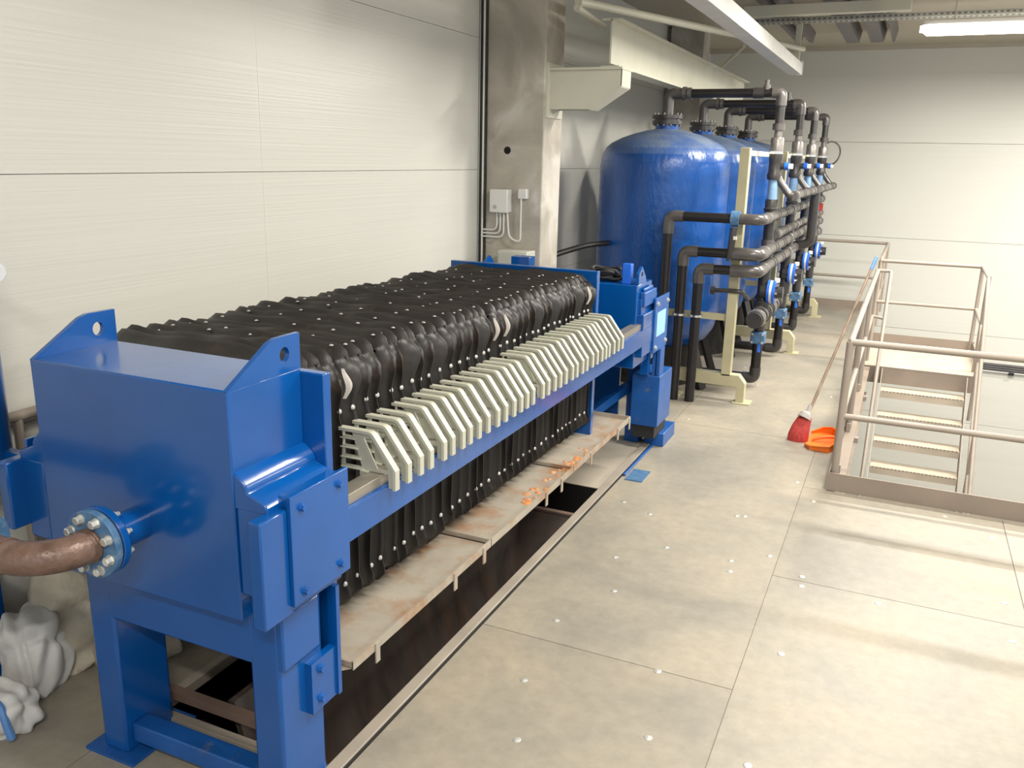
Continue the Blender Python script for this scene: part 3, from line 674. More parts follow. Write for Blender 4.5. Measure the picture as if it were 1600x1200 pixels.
# drip tray under the pack: three sections, hinged tabs
dt = thing('drip_tray', 'long shallow steel drip tray with rust stains under the filter plates', 'tray', (-2.2, 4, 0.4))
TX0, TX1 = -2.75, -1.69
for y0, y1 in ((2.36, 3.55), (3.56, 4.72), (4.73, 5.93)):
    s = MB().box((TX0, y0, 0.410), (TX1 - 0.004, y1, 0.417)).prism([(TX1 - 0.004, 0.408), (TX1 + 0.003, 0.408), (TX1 + 0.003, 0.447), (TX1 - 0.004, 0.447)], 1, y0, y1).box((TX0, y0, 0.41), (TX1, y0 + 0.006, 0.44))
    if y1 > 5.5: s.box((TX0, y1 - 0.006, 0.39), (TX1, y1, 0.447))
    if y0 < 2.5: s.add([(TX1 - 0.20, 2.36, 0.415), (TX1, 2.36, 0.415), (TX1 - 0.03, 2.30, 0.43), (TX1 - 0.18, 2.30, 0.46)], [(0, 1, 2, 3)])
    s.obj('tray_section', 'tray', dt)
dep = MB(); rr = random.Random(9)
for k in range(46):
    y = 3.95 + 1.2 * rr.random() ** 0.8; x = TX1 - 0.02 - 0.09 * rr.random(); r = rr.uniform(0.010, 0.028)
    dep.lathe([(0.0, 0.006), (r * 0.6, 0.005), (r, 0.0)], (x, y, 0.417), 9)
o = dep.obj('rust_crumbs', 'rustdeposit', dt); o['kind'] = 'stuff'
for y in (2.52, 3.17, 3.47, 4.28, 4.52, 5.05, 5.62, 5.90):
    MB().box((TX1 + 0.003, y - 0.014, 0.355), (TX1 + 0.009, y + 0.014, 0.44)).obj('tab', 'tray', dt)

# discharge pit: curb, walls, chute plate
pc = thing('pit_curb', 'grey steel curb framing the long discharge opening under the press', 'curb', (-1.75, 4.4, 0))
MB().box((-1.762, 2.24, -0.03), (-1.705, 6.62, 0.022)).obj('curb_bar', 'curb', pc, bevel=0.003)
MB().box((-1.706, 2.24, 0.0), (-1.700, 6.62, 0.014)).obj('curb_seal', 'black', pc)
MB().box((-2.66, 2.22, -0.03), (-1.705, 2.262, 0.03)).obj('curb_bar', 'curb', pc, bevel=0.003)
MB().box((-2.66, 2.24, -0.03), (-2.615, 6.64, 0.022)).obj('curb_bar', 'curb', pc, bevel=0.003)
MB().box((-2.62, 2.285, 0.06), (-1.86, 2.325, 0.10)).obj('support_angle', 'brown', pc)
pw = thing('discharge_chute', 'dark stained steel chute walls below the filter press', 'chute', (-2.2, 4, -1))
MB().prism([(-2.30, 0.10), (-2.27, 0.10), (-1.90, -1.25), (-1.93, -1.25)], 1, 2.34, 5.20).obj('side_plate', 'pit', pw)
MB().prism([(-1.77, -0.03), (-1.75, -0.03), (-1.90, -1.3), (-1.92, -1.3)], 1, 2.26, 6.62).obj('side_plate', 'pit', pw)
MB().box((-2.66, 2.23, -1.3), (-1.76, 2.26, -0.03)).obj('end_plate', 'pit', pw)
MB().prism([(5.15, -0.07), (5.13, -0.07), (4.3, -1.25), (4.32, -1.25)], 0, -2.30, -1.765).obj('cross_plate', 'pit', pw)
MB().box((-2.62, 5.12, -0.075), (-1.765, 5.16, -0.06)).obj('cross_edge', 'brown', pw)
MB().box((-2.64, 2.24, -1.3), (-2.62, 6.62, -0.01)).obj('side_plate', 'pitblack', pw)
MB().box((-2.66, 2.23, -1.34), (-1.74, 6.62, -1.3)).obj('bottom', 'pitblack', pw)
MB().prism([(5.62, -0.05), (5.62, -0.04), (6.62, 0.014), (6.62, 0.004)], 0, -2.61, -1.764).obj('chute_plate', 'chute', pw)
MB().box((-2.61, 5.62, -1.3), (-1.764, 5.63, -0.045)).obj('chute_edge', 'pitblack', pw)

# ================================================================== LEFT EDGE
vs_ = thing('pump_vessel', 'blue upright pump vessel cut off by the left edge of the picture', 'machine', (-3.29, 2.1, 0))
MB().lathe([(0.0, 2.02), (0.06, 2.01), (0.11, 1.97), (0.135, 1.91), (0.14, 1.86), (0.14, 1.02)], (-3.335, 2.10, 0), 40).obj('vessel_body', 'blue', vs_)
MB().lathe([(0.14, 1.03), (0.146, 1.02), (0.146, 1.005), (0.14, 0.995), (0.135, 0.96), (0.10, 0.93), (0.0, 0.92)], (-3.335, 2.10, 0), 40).obj('vessel_bottom', 'blue', vs_)
for x, y in ((-3.455, 2.00), (-3.455, 2.16)):
    MB().box((x - 0.03, y - 0.03, 0.0), (x + 0.03, y + 0.03, 0.96)).obj('leg', 'blue', vs_)
pg = thing('pressure_gauge', 'round white pressure gauge half cut off at the left edge', 'gauge', (-3.06, 2.1, 1.83))
GC = Vector((-3.050, 2.1, 1.842)); gd = Vector((0.72, -0.68, 0.1)).normalized()
MB().tube([GC, GC + gd * 0.022], 0.037, 28).obj('case', 'chrome', pg)
MB().tube([GC + gd * 0.018, GC + gd * 0.0235], 0.032, 28).obj('dial', 'gaugeface', pg)
MB().bar(GC + gd * 0.025, GC + gd * 0.025 + Vector((0.01, 0.01, 0.02)), 0.003, 0.001).obj('needle', 'black', pg)
MB().tube([GC + Vector((-0.03, 0, 0)), (-3.16, 2.1, 1.842)], 0.008, 8).obj('stem', 'bolt', pg)
gr = thing('wall_handrail', 'brown handrail bar along the left wall behind the press head', 'handrail', (-3.42, 3, 0))
MB().tube([(-3.40, 2.26, 1.163), (-3.40, 6.6, 1.163)], 0.024, 14).obj('rail_bar', 'rail', gr)
for y in (2.35, 3.2, 4.8, 6.4): MB().tube([(-3.40, y, 1.163), (-3.40, y, 0.0)], 0.02, 10).obj('post', 'rail', gr)
bp_ = thing('steel_bracket', 'short blue steel wall bracket between the vessel and the press head', 'machine', (-2.97, 2.2, 0))
MB().box((-3.02, 2.10, 0.93), (-2.89, 2.16, 1.17)).box((-3.06, 2.16, 0.93), (-2.89, 2.19, 1.17)).obj('plate', 'blue', bp_, bevel=0.004)
MB().box((-3.5, 2.14, 1.02), (-3.0, 2.18, 1.10)).obj('wall_arm', 'blue', bp_)

# sacks: soft lumps with folded creases
def sack(mt_, c, size, seed, label, rot=0.0, crease=0.13, sag=0.5):
    rn_ = random.Random(seed)
    planes = [(Vector((rn_.uniform(-1, 1), rn_.uniform(-1, 1), rn_.uniform(-0.6, 1))).normalized(), rn_.uniform(-0.5, 0.5), rn_.uniform(0.10, 0.22)) for _ in range(6)]
    bm = bmesh.new(); bmesh.ops.create_icosphere(bm, subdivisions=5, radius=1)
    for v in bm.verts:
        p = v.co.copy(); q = Vector([math.copysign(abs(a) ** 0.78, a) for a in p])
        d = 0.0
        for nrm, off, wd in planes:
            t = (p.dot(nrm) - off) + 0.12 * sin(4 * p.cross(nrm).x + off * 9)
            d -= crease * math.exp(-(t / wd) ** 2)
            d += crease * 0.6 * math.exp(-((t - wd * 1.6) / wd) ** 2)
        q *= 1 + max(-0.35, min(0.3, d))
        q.z *= (1 - sag * 0.35 * (p.x + 0.3 * p.y))
        v.co = Vector((q.x * size[0], q.y * size[1], q.z * size[2]))
    bmesh.ops.rotate(bm, verts=bm.verts, cent=(0, 0, 0), matrix=Matrix.Rotation(rot, 3, 'Z'))
    lo = -size[2] * 0.62
    for v in bm.verts:
        if v.co.z < lo:
            k = 1 + 0.25 * (lo - v.co.z) / size[2]; v.co.x *= k; v.co.y *= k; v.co.z = lo
        v.co.z -= lo
    for f in bm.faces: f.smooth = True
    me = bpy.data.meshes.new('sack'); bm.to_mesh(me); bm.free(); me.materials.append(M[mt_])
    o = bpy.data.objects.new('sack', me); COL.objects.link(o); o.location = c
    return tag(o, label, 'sack', 'sacks dumped on the floor')


sack('sack', (-3.10, 2.62, 0), (0.26, 0.26, 0.29), 4, 'crumpled beige sack on the floor right behind the front leg of the press', 0.4)
sack('sack', (-3.27, 2.42, 0), (0.19, 0.19, 0.32), 12, 'slumped beige sack at the left edge, left of the other beige sack', 1.1)
sack('whitesack', (-3.22, 2.17, 0), (0.13, 0.13, 0.22), 7, 'plain white sack below the slumped beige one at the left edge', 0.2, 0.12)
ws = sack('whitesack', (-3.09, 1.90, 0), (0.14, 0.10, 0.13), 22, 'white sack with a blue printed stripe at the bottom left corner', 0.6, 0.10)
sp = MB(); pts_ = [(-0.08 + 0.015 * k, -0.02 + 0.012 * k) for k in range(12)]
MB().tube([(-3.13, 1.88, 0.188), (-3.06, 1.86, 0.185), (-3.0, 1.85, 0.15), (-2.965, 1.84, 0.09), (-2.962, 1.85, 0.03)], 0.016, 8).obj('printed_stripe', 'bluesack', ws)
tag(MB().box((-3.5, 2.9, 0.0), (-3.44, 6.3, 0.35)).obj('wall_kerb', 'greybox'), 'low grey kerb along the foot of the left wall behind the sacks', 'kerb')

# ================================================================== TANKS AND MANIFOLDS
TY = [9.0, 10.65, 12.15, 13.75]
tn = ['nearest', 'second', 'third', 'farthest']


def build_tank():
    t = thing('pressure_tank', '', 'tank', (-2.36, 9.0, 0), 'blue pressure tanks in a row')
    o = (-2.36, 9.0, 0)
    prof = [(0.30, 0.36), (0.45, 0.40), (0.56, 0.47), (0.63, 0.58), (0.66, 0.72)] + [(0.662, 0.72 + 0.1 * i) for i in range(1, 15)]
    prof += [(0.665, 2.16), (0.662, 2.22), (0.658, 2.28), (0.642, 2.35), (0.607, 2.41), (0.55, 2.457), (0.45, 2.507), (0.33, 2.550), (0.20, 2.585), (0.11, 2.60)]
    MB().lathe(prof, o, 64).obj('shell', 'tank', t, angle=60)
    MB().lathe([(0.12, 2.57), (0.12, 2.66)], o, 32).obj('neck', 'tank', t)
    MB().lathe([(0.0, 2.645), (0.155, 2.645), (0.155, 2.68), (0.135, 2.682), (0.135, 2.70), (0.155, 2.702), (0.155, 2.735), (0.0, 2.735)], o, 32).obj('neck_flange', 'pvc', t)
    for k in range(12):
        a = 2 * pi * k / 12; b = MB().cyl((o[0] + 0.135 * cos(a), o[1] + 0.135 * sin(a), 2.735), (o[0] + 0.135 * cos(a), o[1] + 0.135 * sin(a), 2.755), 0.011, 6).cyl((o[0] + 0.135 * cos(a), o[1] + 0.135 * sin(a), 2.63), (o[0] + 0.135 * cos(a), o[1] + 0.135 * sin(a), 2.645), 0.011, 6)
        b.obj('flange_bolt', 'unionc', t)
    MB().lathe([(0.50, 0.0), (0.50, 0.06), (0.47, 0.07), (0.47, 0.45), (0.50, 0.50), (0.58, 0.52)], o, 40).obj('base_skirt', 'basemat', t)
    for a in (-0.5, -1.3, -2.2, 0.6, 2.0, 3.2):
        MB().bar((o[0] + 0.56 * cos(a), o[1] + 0.56 * sin(a), 0.45), (o[0] + 0.72 * cos(a), o[1] + 0.72 * sin(a), 0.0), 0.10, 0.06).obj('base_foot', 'basemat', t)
    return t


tank = build_tank()
for i, y in enumerate(TY):
    t = tank if i == 0 else copy_tree(tank)
    t.location.y = y
    t['label'] = {0: 'blue fibreglass pressure tank nearest the filter press', 1: 'blue fibreglass pressure tank second in the row from the press', 2: 'blue fibreglass pressure tank third in the row from the press', 3: 'blue fibreglass pressure tank farthest away in the row'}[i]

CXm = -1.25


def build_manifold():
    y = 9.0
    t = thing('valve_column', '', 'pipework', (CXm, y, 0), 'vertical valve columns in front of the tanks')
    tz = 2.945
    MB().tube(bend([(-2.36, y, 2.735), (-2.36, y, tz), (-2.22, y, tz)], 0.09, 8), 0.055, 18).obj('tank_elbow', 'pvclight', t)
    MB().tube([(-2.26, y, tz), (-1.5, y, tz), (-1.32, y, tz)], 0.043, 16).obj('crossover_pipe', 'pe', t)
    for x in (-2.20, -2.15): MB().tube([(x - 0.02, y, tz), (x + 0.02, y, tz)], 0.066 if x < -2.18 else 0.058, 18).obj('pipe_union', 'pvclight', t)
    MB().tube([(-1.52, y, tz), (-1.42, y, tz)], 0.052, 18).obj('tee', 'pvc', t)
    MB().tube([(-1.40, y, tz + 0.03), (-1.40, y, tz + 0.075)], 0.035, 14).tube([(-1.40, y, tz + 0.07), (-1.40, y, tz + 0.12)], 0.022, 12).obj('vent_plug', 'pvclight', t)
    MB().tube(bend([(-1.34, y, tz), (CXm, y, tz), (CXm, y, tz - 0.12)], 0.07, 8), 0.052, 18).obj('top_elbow', 'pvclight', t)
    MB().tube([(CXm, y, tz - 0.1), (CXm, y, 2.60)], 0.043, 16).obj('drop_pipe', 'pvc', t)
    MB().tube([(CXm, y, 2.66), (CXm, y, 2.60)], 0.060, 18).obj('pipe_union', 'pvclight', t)
    MB().tube([(CXm, y, 2.60), (CXm, y, 2.50)], 0.038, 16).obj('nipple', 'unionc', t)
    MB().tube([(CXm, y, 2.53), (CXm, y, 2.51), (CXm, y, 2.40)], [0.058, 0.064, 0.064], 20).obj('union_cap', 'unionc', t)
    MB().tube([(CXm, y, 2.40), (CXm, y, 2.375)], 0.064, 20).obj('lock_ring', 'chrome', t)
    MB().tube([(CXm, y, 2.375), (CXm, y, 2.33), (CXm, y, 2.30), (CXm, y, 2.20), (CXm, y, 2.17), (CXm, y, 2.13)], [0.066, 0.068, 0.062, 0.062, 0.072, 0.066], 20).obj('valve_body', 'pvc', t)
    MB().tube([(CXm, y, 2.26), (CXm + 0.10, y, 2.26)], 0.032, 14).obj('valve_stem', 'pvc', t)
    MB().tube([(CXm + 0.09, y, 2.26), (CXm + 0.13, y, 2.26)], 0.038, 14).obj('handle_hub', 'valveblue', t)
    MB().box((CXm + 0.125, y - 0.03, 2.235), (CXm + 0.165, y + 0.06, 2.285)).obj('valve_handle', 'white', t, bevel=0.006)
    MB().tube([(CXm, y, 2.13), (CXm, y, 1.93)], 0.050, 18).obj('sight_pipe', 'clear', t)
    MB().tube([(CXm, y, 1.94), (CXm, y, 1.92), (CXm, y, 1.86), (CXm, y, 1.85), (CXm, y, 1.82)], [0.055, 0.062, 0.062, 0.072, 0.066], 18).obj('coupling', 'pvc', t)
    MB().tube([(CXm, y, 1.84), (CXm, y, 1.40)], 0.052, 18).obj('riser_pipe', 'pvc', t)
    # slanted branch to the outlet header
    MB().tube(bend([(CXm + 0.02, y, 2.19), (CXm + 0.055, y, 2.12), (CXm + 0.16, y, 1.99), (CXm + 0.20, y, 1.98)], 0.03), 0.036, 14).obj('slanted_branch', 'pvclight', t)
    for z in (1.785, 1.465, 1.31):
        MB().tube([(CXm, y, z + 0.075), (CXm, y, z - 0.075)], 0.062, 18).obj('tee', 'pvclight', t)
    MB().tube([(CXm, y, 1.45), (CXm, y, 1.10)], 0.058, 18).obj('riser_pipe', 'pvc', t)
    # butterfly valve on the outside
    MB().tube([(CXm - 0.02, y, 1.02), (CXm + 0.05, y, 1.02)], 0.085, 24).obj('valve_flange', 'pvc', t)
    MB().tube([(CXm + 0.05, y, 1.02), (CXm + 0.075, y, 1.02)], 0.12, 28).tube([(CXm + 0.10, y, 1.02), (CXm + 0.125, y, 1.02)], 0.12, 28).obj('butterfly_valve', 'valveblue', t)
    MB().tube([(CXm + 0.075, y, 1.02), (CXm + 0.10, y, 1.02)], 0.116, 28).obj('valve_liner', 'white', t)
    MB().tube([(CXm + 0.125, y, 1.02), (CXm + 0.20, y, 1.02)], 0.06, 20).obj('valve_outlet', 'pvc', t)
    MB().box((CXm + 0.11, y - 0.03, 1.12), (CXm + 0.155, y + 0.03, 1.16)).obj('position_label', 'white', t)
    cl = MB()
    for k in range(6):
        a = 2 * pi * k / 6; cl.cyl((CXm + 0.13, y + 0.082 * cos(a), 1.02 + 0.082 * sin(a)), (CXm + 0.15, y + 0.082 * cos(a), 1.02 + 0.082 * sin(a)), 0.013, 6)
    cl.obj('valve_bolts', 'chrome', t)
    MB().tube([(CXm, y, 1.10), (CXm, y, 0.62)], 0.056, 18).obj('riser_pipe', 'pvc', t)
    MB().tube([(CXm, y, 0.93), (CXm, y, 0.78)], 0.078, 18).obj('reducer', 'pvc', t)
    MB().tube([(CXm, y, 0.66), (CXm, y, 0.56)], 0.046, 16).obj('riser_pipe', 'pe', t)
    cb_ = MB().box((CXm - 0.072, y - 0.06, 0.475), (CXm + 0.072, y + 0.06, 0.60)).obj('bolted_clamp', 'blue_dull', t, bevel=0.012)
    k2 = MB()
    for dx in (-0.052, 0.052):
        for z in (0.495, 0.58): k2.cyl((CXm + dx, y - 0.06, z), (CXm + dx, y - 0.078, z), 0.012, 6)
    k2.obj('clamp_bolts', 'bolt', t)
    MB().tube([(CXm + 0.01, y - 0.02, 0.475), (CXm + 0.01, y - 0.02, 0.39)], 0.03, 12).obj('drain_tap', 'valveblue', t)
    MB().tube(bend([(CXm, y, 0.48), (CXm, y, 0.10), (CXm - 0.9, y, 0.10)], 0.08, 8), 0.050, 18).obj('foot_pipe', 'pe', t)
    MB().tube(bend([(CXm, y, 0.22), (CXm, y, 0.10), (CXm - 0.13, y, 0.10)], 0.08, 8), 0.057, 18).obj('foot_elbow', 'pvc', t)
    return t


man = build_manifold()
for i, y in enumerate(TY):
    t = man if i == 0 else copy_tree(man)
    t.location.y = y
    t['label'] = ['grey pipe and valve column serving the nearest blue tank', 'grey pipe and valve column serving the second blue tank', 'grey pipe and valve column serving the third blue tank', 'grey pipe and valve column serving the farthest blue tank'][i]
last_col = t


def header(label, x, z, y0, y1, r=0.052, mt_='pvclight', nfit=10, name='header_pipe'):
    h = thing(name, label, 'pipe', (x, y0, z), 'lengthwise header pipes on the rack')
    MB().tube([(x, y0, z), (x, y1, z)], r, 16).obj('pipe', mt_, h)
    k = 0
    for i in range(nfit):
        y = y0 + 0.10 + i * (y1 - y0 - 0.2) / (nfit - 1)
        MB().tube([(x, y - 0.05, z), (x, y + 0.05, z)], r * 1.13, 16).obj('fitting', 'pvclight', h)
        MB().tube([(x, y + 0.052, z), (x, y + 0.066, z)], r * 1.22, 16).obj('union_ring', 'chrome' if i % 3 == 0 else 'pvc', h)
    return h


hA = header('upper grey header pipe ending at the blue flanged valve', -1.20, 1.785, 8.30, 13.9, 0.045)
header('short grey header pipe just below the upper one', -1.20, 1.585, 9.1, 13.9, 0.042)
hB = header('middle grey header pipe fed by the middle riser', -1.20, 1.465, 8.30, 13.9)
hC = header('lower grey header pipe fed by the shortest riser', -1.20, 1.31, 8.30, 13.9)
header('topmost grey header pipe joining the slanted branches', -1.05, 1.98, 9.0, 13.75, 0.042, nfit=9)
hE = header('thick dark bottom header pipe with capped near end', -1.24, 0.79, 8.52, 10.0, 0.078, 'pvc', 6)

tag(MB().tube(bend([(-1.05, 10.9, 1.98), (-1.03, 11.0, 1.98), (-1.03, 11.0, 1.36), (-1.28, 11.0, 1.30)], 0.08), 0.056, 16).obj('return_pipe', 'pvc'), 'thick dark return pipe dropping from the topmost header', 'pipe')

# risers from the floor in front of the nearest tank
r1 = thing('riser_pipe', 'tallest black riser pipe with blue flanged valve beside the nearest tank', 'pipe', (-2.0, 8.1, 0), 'black riser pipes in front of the nearest tank')
MB().tube([(-2.06, 8.15, 0.0), (-2.06, 8.15, 1.68)], 0.045, 16).obj('vertical_pipe', 'pe', r1)
MB().tube(bend([(-2.06, 8.15, 1.62), (-2.06, 8.15, 1.785), (-1.92, 8.15, 1.785)], 0.09, 8), 0.053, 18).obj('elbow', 'pvclight', r1)
MB().tube([(-1.94, 8.15, 1.785), (-1.46, 8.15, 1.785)], 0.045, 16).obj('horizontal_pipe', 'pe', r1)
MB().tube([(-1.475, 8.15, 1.785), (-1.40, 8.15, 1.785)], 0.072, 20).obj('flanged_valve', 'blue_dull', r1)
MB().tube([(-1.44, 8.13, 1.70), (-1.45, 8.10, 1.50), (-1.47, 8.10, 1.40)], [0.035, 0.03, 0.012], 10).obj('valve_lever', 'pvc', r1)
MB().box((-1.43, 8.07, 1.60), (-1.40, 8.10, 1.63)).obj('tag', 'white', r1)
MB().tube(bend([(-1.40, 8.15, 1.785), (-1.20, 8.15, 1.785), (-1.20, 8.34, 1.785)], 0.08, 8), 0.050, 18).obj('corner_elbow', 'pvclight', r1)
for (x, z, lab, zt) in ((-1.895, 1.42, 'middle black riser pipe with grey elbow and chrome clamp', 1.47), (-1.735, 1.265, 'shortest black riser pipe nearest the cream frame post', 1.33)):
    z = z + 0.045
    r = thing('riser_pipe', lab, 'pipe', (x, 8.15, 0), 'black riser pipes in front of the nearest tank')
    MB().tube([(x, 8.15, 0.0), (x, 8.15, z - 0.1)], 0.047, 16).obj('vertical_pipe', 'pe', r)
    MB().tube(bend([(x, 8.15, z - 0.14), (x, 8.15, z), (x + 0.14, 8.15, z)], 0.09, 8), 0.055, 18).obj('elbow', 'pvclight', r)
    MB().tube([(x + 0.12, 8.15, z), (-1.42, 8.15, z)], 0.045, 16).obj('horizontal_pipe', 'pe', r)
    MB().tube(bend([(-1.44, 8.15, z), (-1.20, 8.15, z), (-1.20, 8.34, z)], 0.09, 8), 0.060, 18).obj('corner_elbow', 'pvclight', r)
    MB().tube([(x, 8.15, 0.845), (x, 8.15, 0.865)], 0.064, 18).obj('clamp', 'chrome', r)

# cream support frames
for i, y in enumerate((8.34, 10.95, 13.85)):
    t = thing('pipe_frame', ['cream steel pipe support frame in front of the nearest tank', 'cream steel pipe support frame midway along the tanks', 'cream steel pipe support frame at the far end of the tanks'][i], 'frame', (-1.42, y, 0), 'cream support frames of the pipe rack')
    MB().box((-1.475, y - 0.05, 0.26), (-1.385, y + 0.05, 2.42)).obj('post', 'framepaint', t, bevel=0.004)
    ex_ = 0.0 if i == 0 else 0.15
    MB().prism([(-2.0, 0.16), (-2.0, 0.28), (-1.30 + ex_, 0.28), (-1.235 + ex_, 0.20), (-1.235 + ex_, 0.012), (-1.315 + ex_, 0.012), (-1.315 + ex_, 0.16)], 1, y - 0.05, y + 0.05).obj('foot_beam', 'framepaint', t, bevel=0.004)
    MB().box((-2.0, y - 0.05, 0.012), (-1.92, y + 0.05, 0.16)).obj('rear_foot', 'framepaint', t, bevel=0.004)
    for x in (-1.96, -1.265 + ex_): MB().box((x - 0.075, y - 0.09, 0), (x + 0.095, y + 0.09, 0.012)).obj('base_plate', 'framepaint', t)
    MB().box((-1.295 + ex_, y - 0.052, 0.03), (-1.25 + ex_, y - 0.0505, 0.12)).obj('gusset', 'framepaint', t)
    MB().box((-2.12, y - 0.02, 0.80), (-1.475, y + 0.04, 0.86)).obj('cross_arm', 'framepaint', t)
    if i == 0:
        MB().box((-1.472, y - 0.052, 1.075), (-1.37, y - 0.0505, 1.115)).obj('yellow_label', 'yellow', t)
        MB().box((-1.455, y - 0.0535, 1.091), (-1.39, y - 0.0515, 1.099)).prism([(-1.395, 1.087), (-1.395, 1.103), (-1.38, 1.095)], 1, y - 0.0535, y - 0.0515).obj('arrow_print', 'black', t)
tr = thing('rack_top_rail', 'cream top rail linking the pipe support frames', 'rail', (-1.42, 11, 2.36))
MB().box((-1.46, 8.39, 2.35), (-1.44, 13.9, 2.40)).obj('rail', 'creampaint', tr, bevel=0.004)
tag(MB().tube(bend([(-1.62, 8.30, 1.09), (-1.50, 8.28, 1.10), (-1.34, 8.28, 1.10), (-1.31, 8.5, 1.0)], 0.05), 0.022, 10).tube([(-1.64, 8.30, 1.09), (-1.60, 8.30, 1.09)], 0.04, 12).obj('sampling_pipe', 'pvc'), 'thin grey sampling pipe passing behind the yellow label', 'pipe')
MB().tube([(-1.12 + 0.11 * cos(a), 13.75 + 0.05 * sin(a * 2), 2.44 + 0.13 * sin(a) + 0.02 * a) for a in [-2.4 + 0.25 * k for k in range(20)]], 0.012, 8).obj('cable_loop', 'pvclight', last_col)
MB().box((-1.22, 13.70, 1.55), (-1.16, 13.75, 1.72)).obj('red_tag', 'red', last_col)

# ================================================================== STAIRS AND GUARDRAILS
g1 = thing('stair_guardrail', 'taupe tubular guardrail around the near side of the stair opening', 'guardrail', (-0.25, 6.33, 0))
rr_ = 0.024
MB().tube(bend([(4.0, 6.35, 1.09), (-0.25, 6.35, 1.09)], 0.05), rr_, 16).obj('top_rail', 'rail', g1)
MB().tube([(4.0, 6.35, 0.548), (-0.25, 6.35, 0.548)], rr_ * 0.92, 16).obj('middle_rail', 'rail', g1)
MB().tube([(-0.25, 6.35, 1.09), (-0.235, 11.0, 1.09)], rr_, 16).obj('top_rail', 'rail', g1)
MB().tube([(-0.25, 6.40, 0.548), (-0.235, 11.0, 0.548)], rr_ * 0.92, 14).obj('middle_rail', 'rail', g1)
for x, y in ((-0.25, 6.35), (-0.245, 7.95), (-0.24, 9.5), (-0.235, 11.0), (3.2, 6.35)):
    MB().tube([(x, y, 0.0), (x, y, 1.09)], rr_ + 0.003, 16).obj('post', 'rail', g1)
MB().box((-0.295, 6.275, 0.0), (4.0, 6.285, 0.135)).obj('toe_board', 'toe', g1)
MB().box((-0.285, 6.285, 0.0), (-0.277, 10.72, 0.135)).obj('toe_board', 'toe', g1)
g2 = thing('landing_guardrail', 'taupe tubular guardrail around the stair landing', 'guardrail', (-0.24, 12.2, 0))
MB().tube(bend([(-0.24, 12.18, 1.09), (0.94, 12.20, 1.09), (0.925, 11.0, 1.09)], 0.02), rr_, 14).obj('top_rail', 'rail', g2)
MB().tube(bend([(-0.24, 12.18, 0.555), (0.94, 12.20, 0.555), (0.925, 11.0, 0.555)], 0.02), rr_ * 0.9, 14).obj('middle_rail', 'rail', g2)
for x, y in ((-0.24, 12.18), (0.94, 12.20), (0.925, 11.0)): MB().tube([(x, y, 0.0), (x, y, 1.09)], rr_, 12).obj('post', 'rail', g2)
MB().box((-0.26, 12.20, 0.0), (0.98, 12.208, 0.135)).obj('toe_board', 'toe', g2)
MB().box((0.955, 10.75, 0.0), (0.962, 12.20, 0.135)).obj('toe_board', 'toe', g2)
g3 = thing('far_guardrail', 'thin taupe guardrail at the far edge of the walkway', 'guardrail', (-1, 14.9, 0))
MB().tube(bend([(-3.4, 14.92, 1.09), (-0.22, 14.92, 1.09), (-0.24, 12.20, 1.09)], 0.03), rr_, 12).obj('top_rail', 'rail', g3)
MB().tube(bend([(-3.4, 14.92, 0.53), (-0.22, 14.92, 0.53), (-0.24, 12.24, 0.54)], 0.03), rr_ * 0.9, 12).obj('middle_rail', 'rail', g3)
for x, y in ((-3.2, 14.92), (-1.75, 14.92), (-0.22, 14.92), (-0.23, 13.5)): MB().tube([(x, y, 0), (x, y, 1.09)], rr_, 12).obj('post', 'rail', g3)
MB().box((-3.48, 14.935, 0.0), (-0.27, 14.945, 0.14)).obj('toe_board', 'toe', g3)
MB().box((-0.285, 12.24, 0.0), (-0.277, 14.93, 0.14)).obj('toe_board', 'toe', g3)

stt = thing('staircase', 'steep taupe steel staircase descending from the landing', 'stairs', (0.4, 10.7, -1))
ld = MB().box((-0.268, 10.75, -0.03), (0.95, 12.19, 0.0)).obj('landing', 'tread', stt)
MB().box((-0.268, 10.745, -0.20), (0.95, 10.755, -0.002)).obj('landing_fascia', 'toe', stt)
n_st = 12
for k in range(1, n_st + 1):
    yf = 10.74 - 0.225 * k; z = -0.235 * k
    tdx = MB().box((-0.03, yf, z - 0.025), (0.84, yf + 0.23, z)).box((-0.03, yf - 0.004, z - 0.080), (0.84, yf, z - 0.004)).box((-0.03, yf + 0.225, z - 0.04), (0.84, yf + 0.23, z)).obj('tread', 'tread', stt)
    th = MB()
    for q in range(22): th.box((-0.01 + q * 0.0385, yf - 0.006, z - 0.012), (0.012 + q * 0.0385, yf - 0.003, z + 0.003))
    o = th.obj('nosing_teeth', 'toe', stt); o['kind'] = 'stuff'
th = MB()
for q in range(30): th.box((-0.02 + q * 0.032, 10.742, -0.014), (0.0 + q * 0.032, 10.746, 0.002))
o = th.obj('nosing_teeth', 'toe', stt); o['kind'] = 'stuff'
for x in (-0.042, 0.852):
    ye = 10.74 - 0.225 * (n_st + 0.6)
    MB().prism([(10.98, -0.02), (10.72, -0.02), (ye - 0.02, -0.235 * (n_st + 0.6)), (ye + 0.24, -0.235 * (n_st + 0.6))], 0, x - 0.005, x + 0.005).obj('stringer', 'rail', stt)
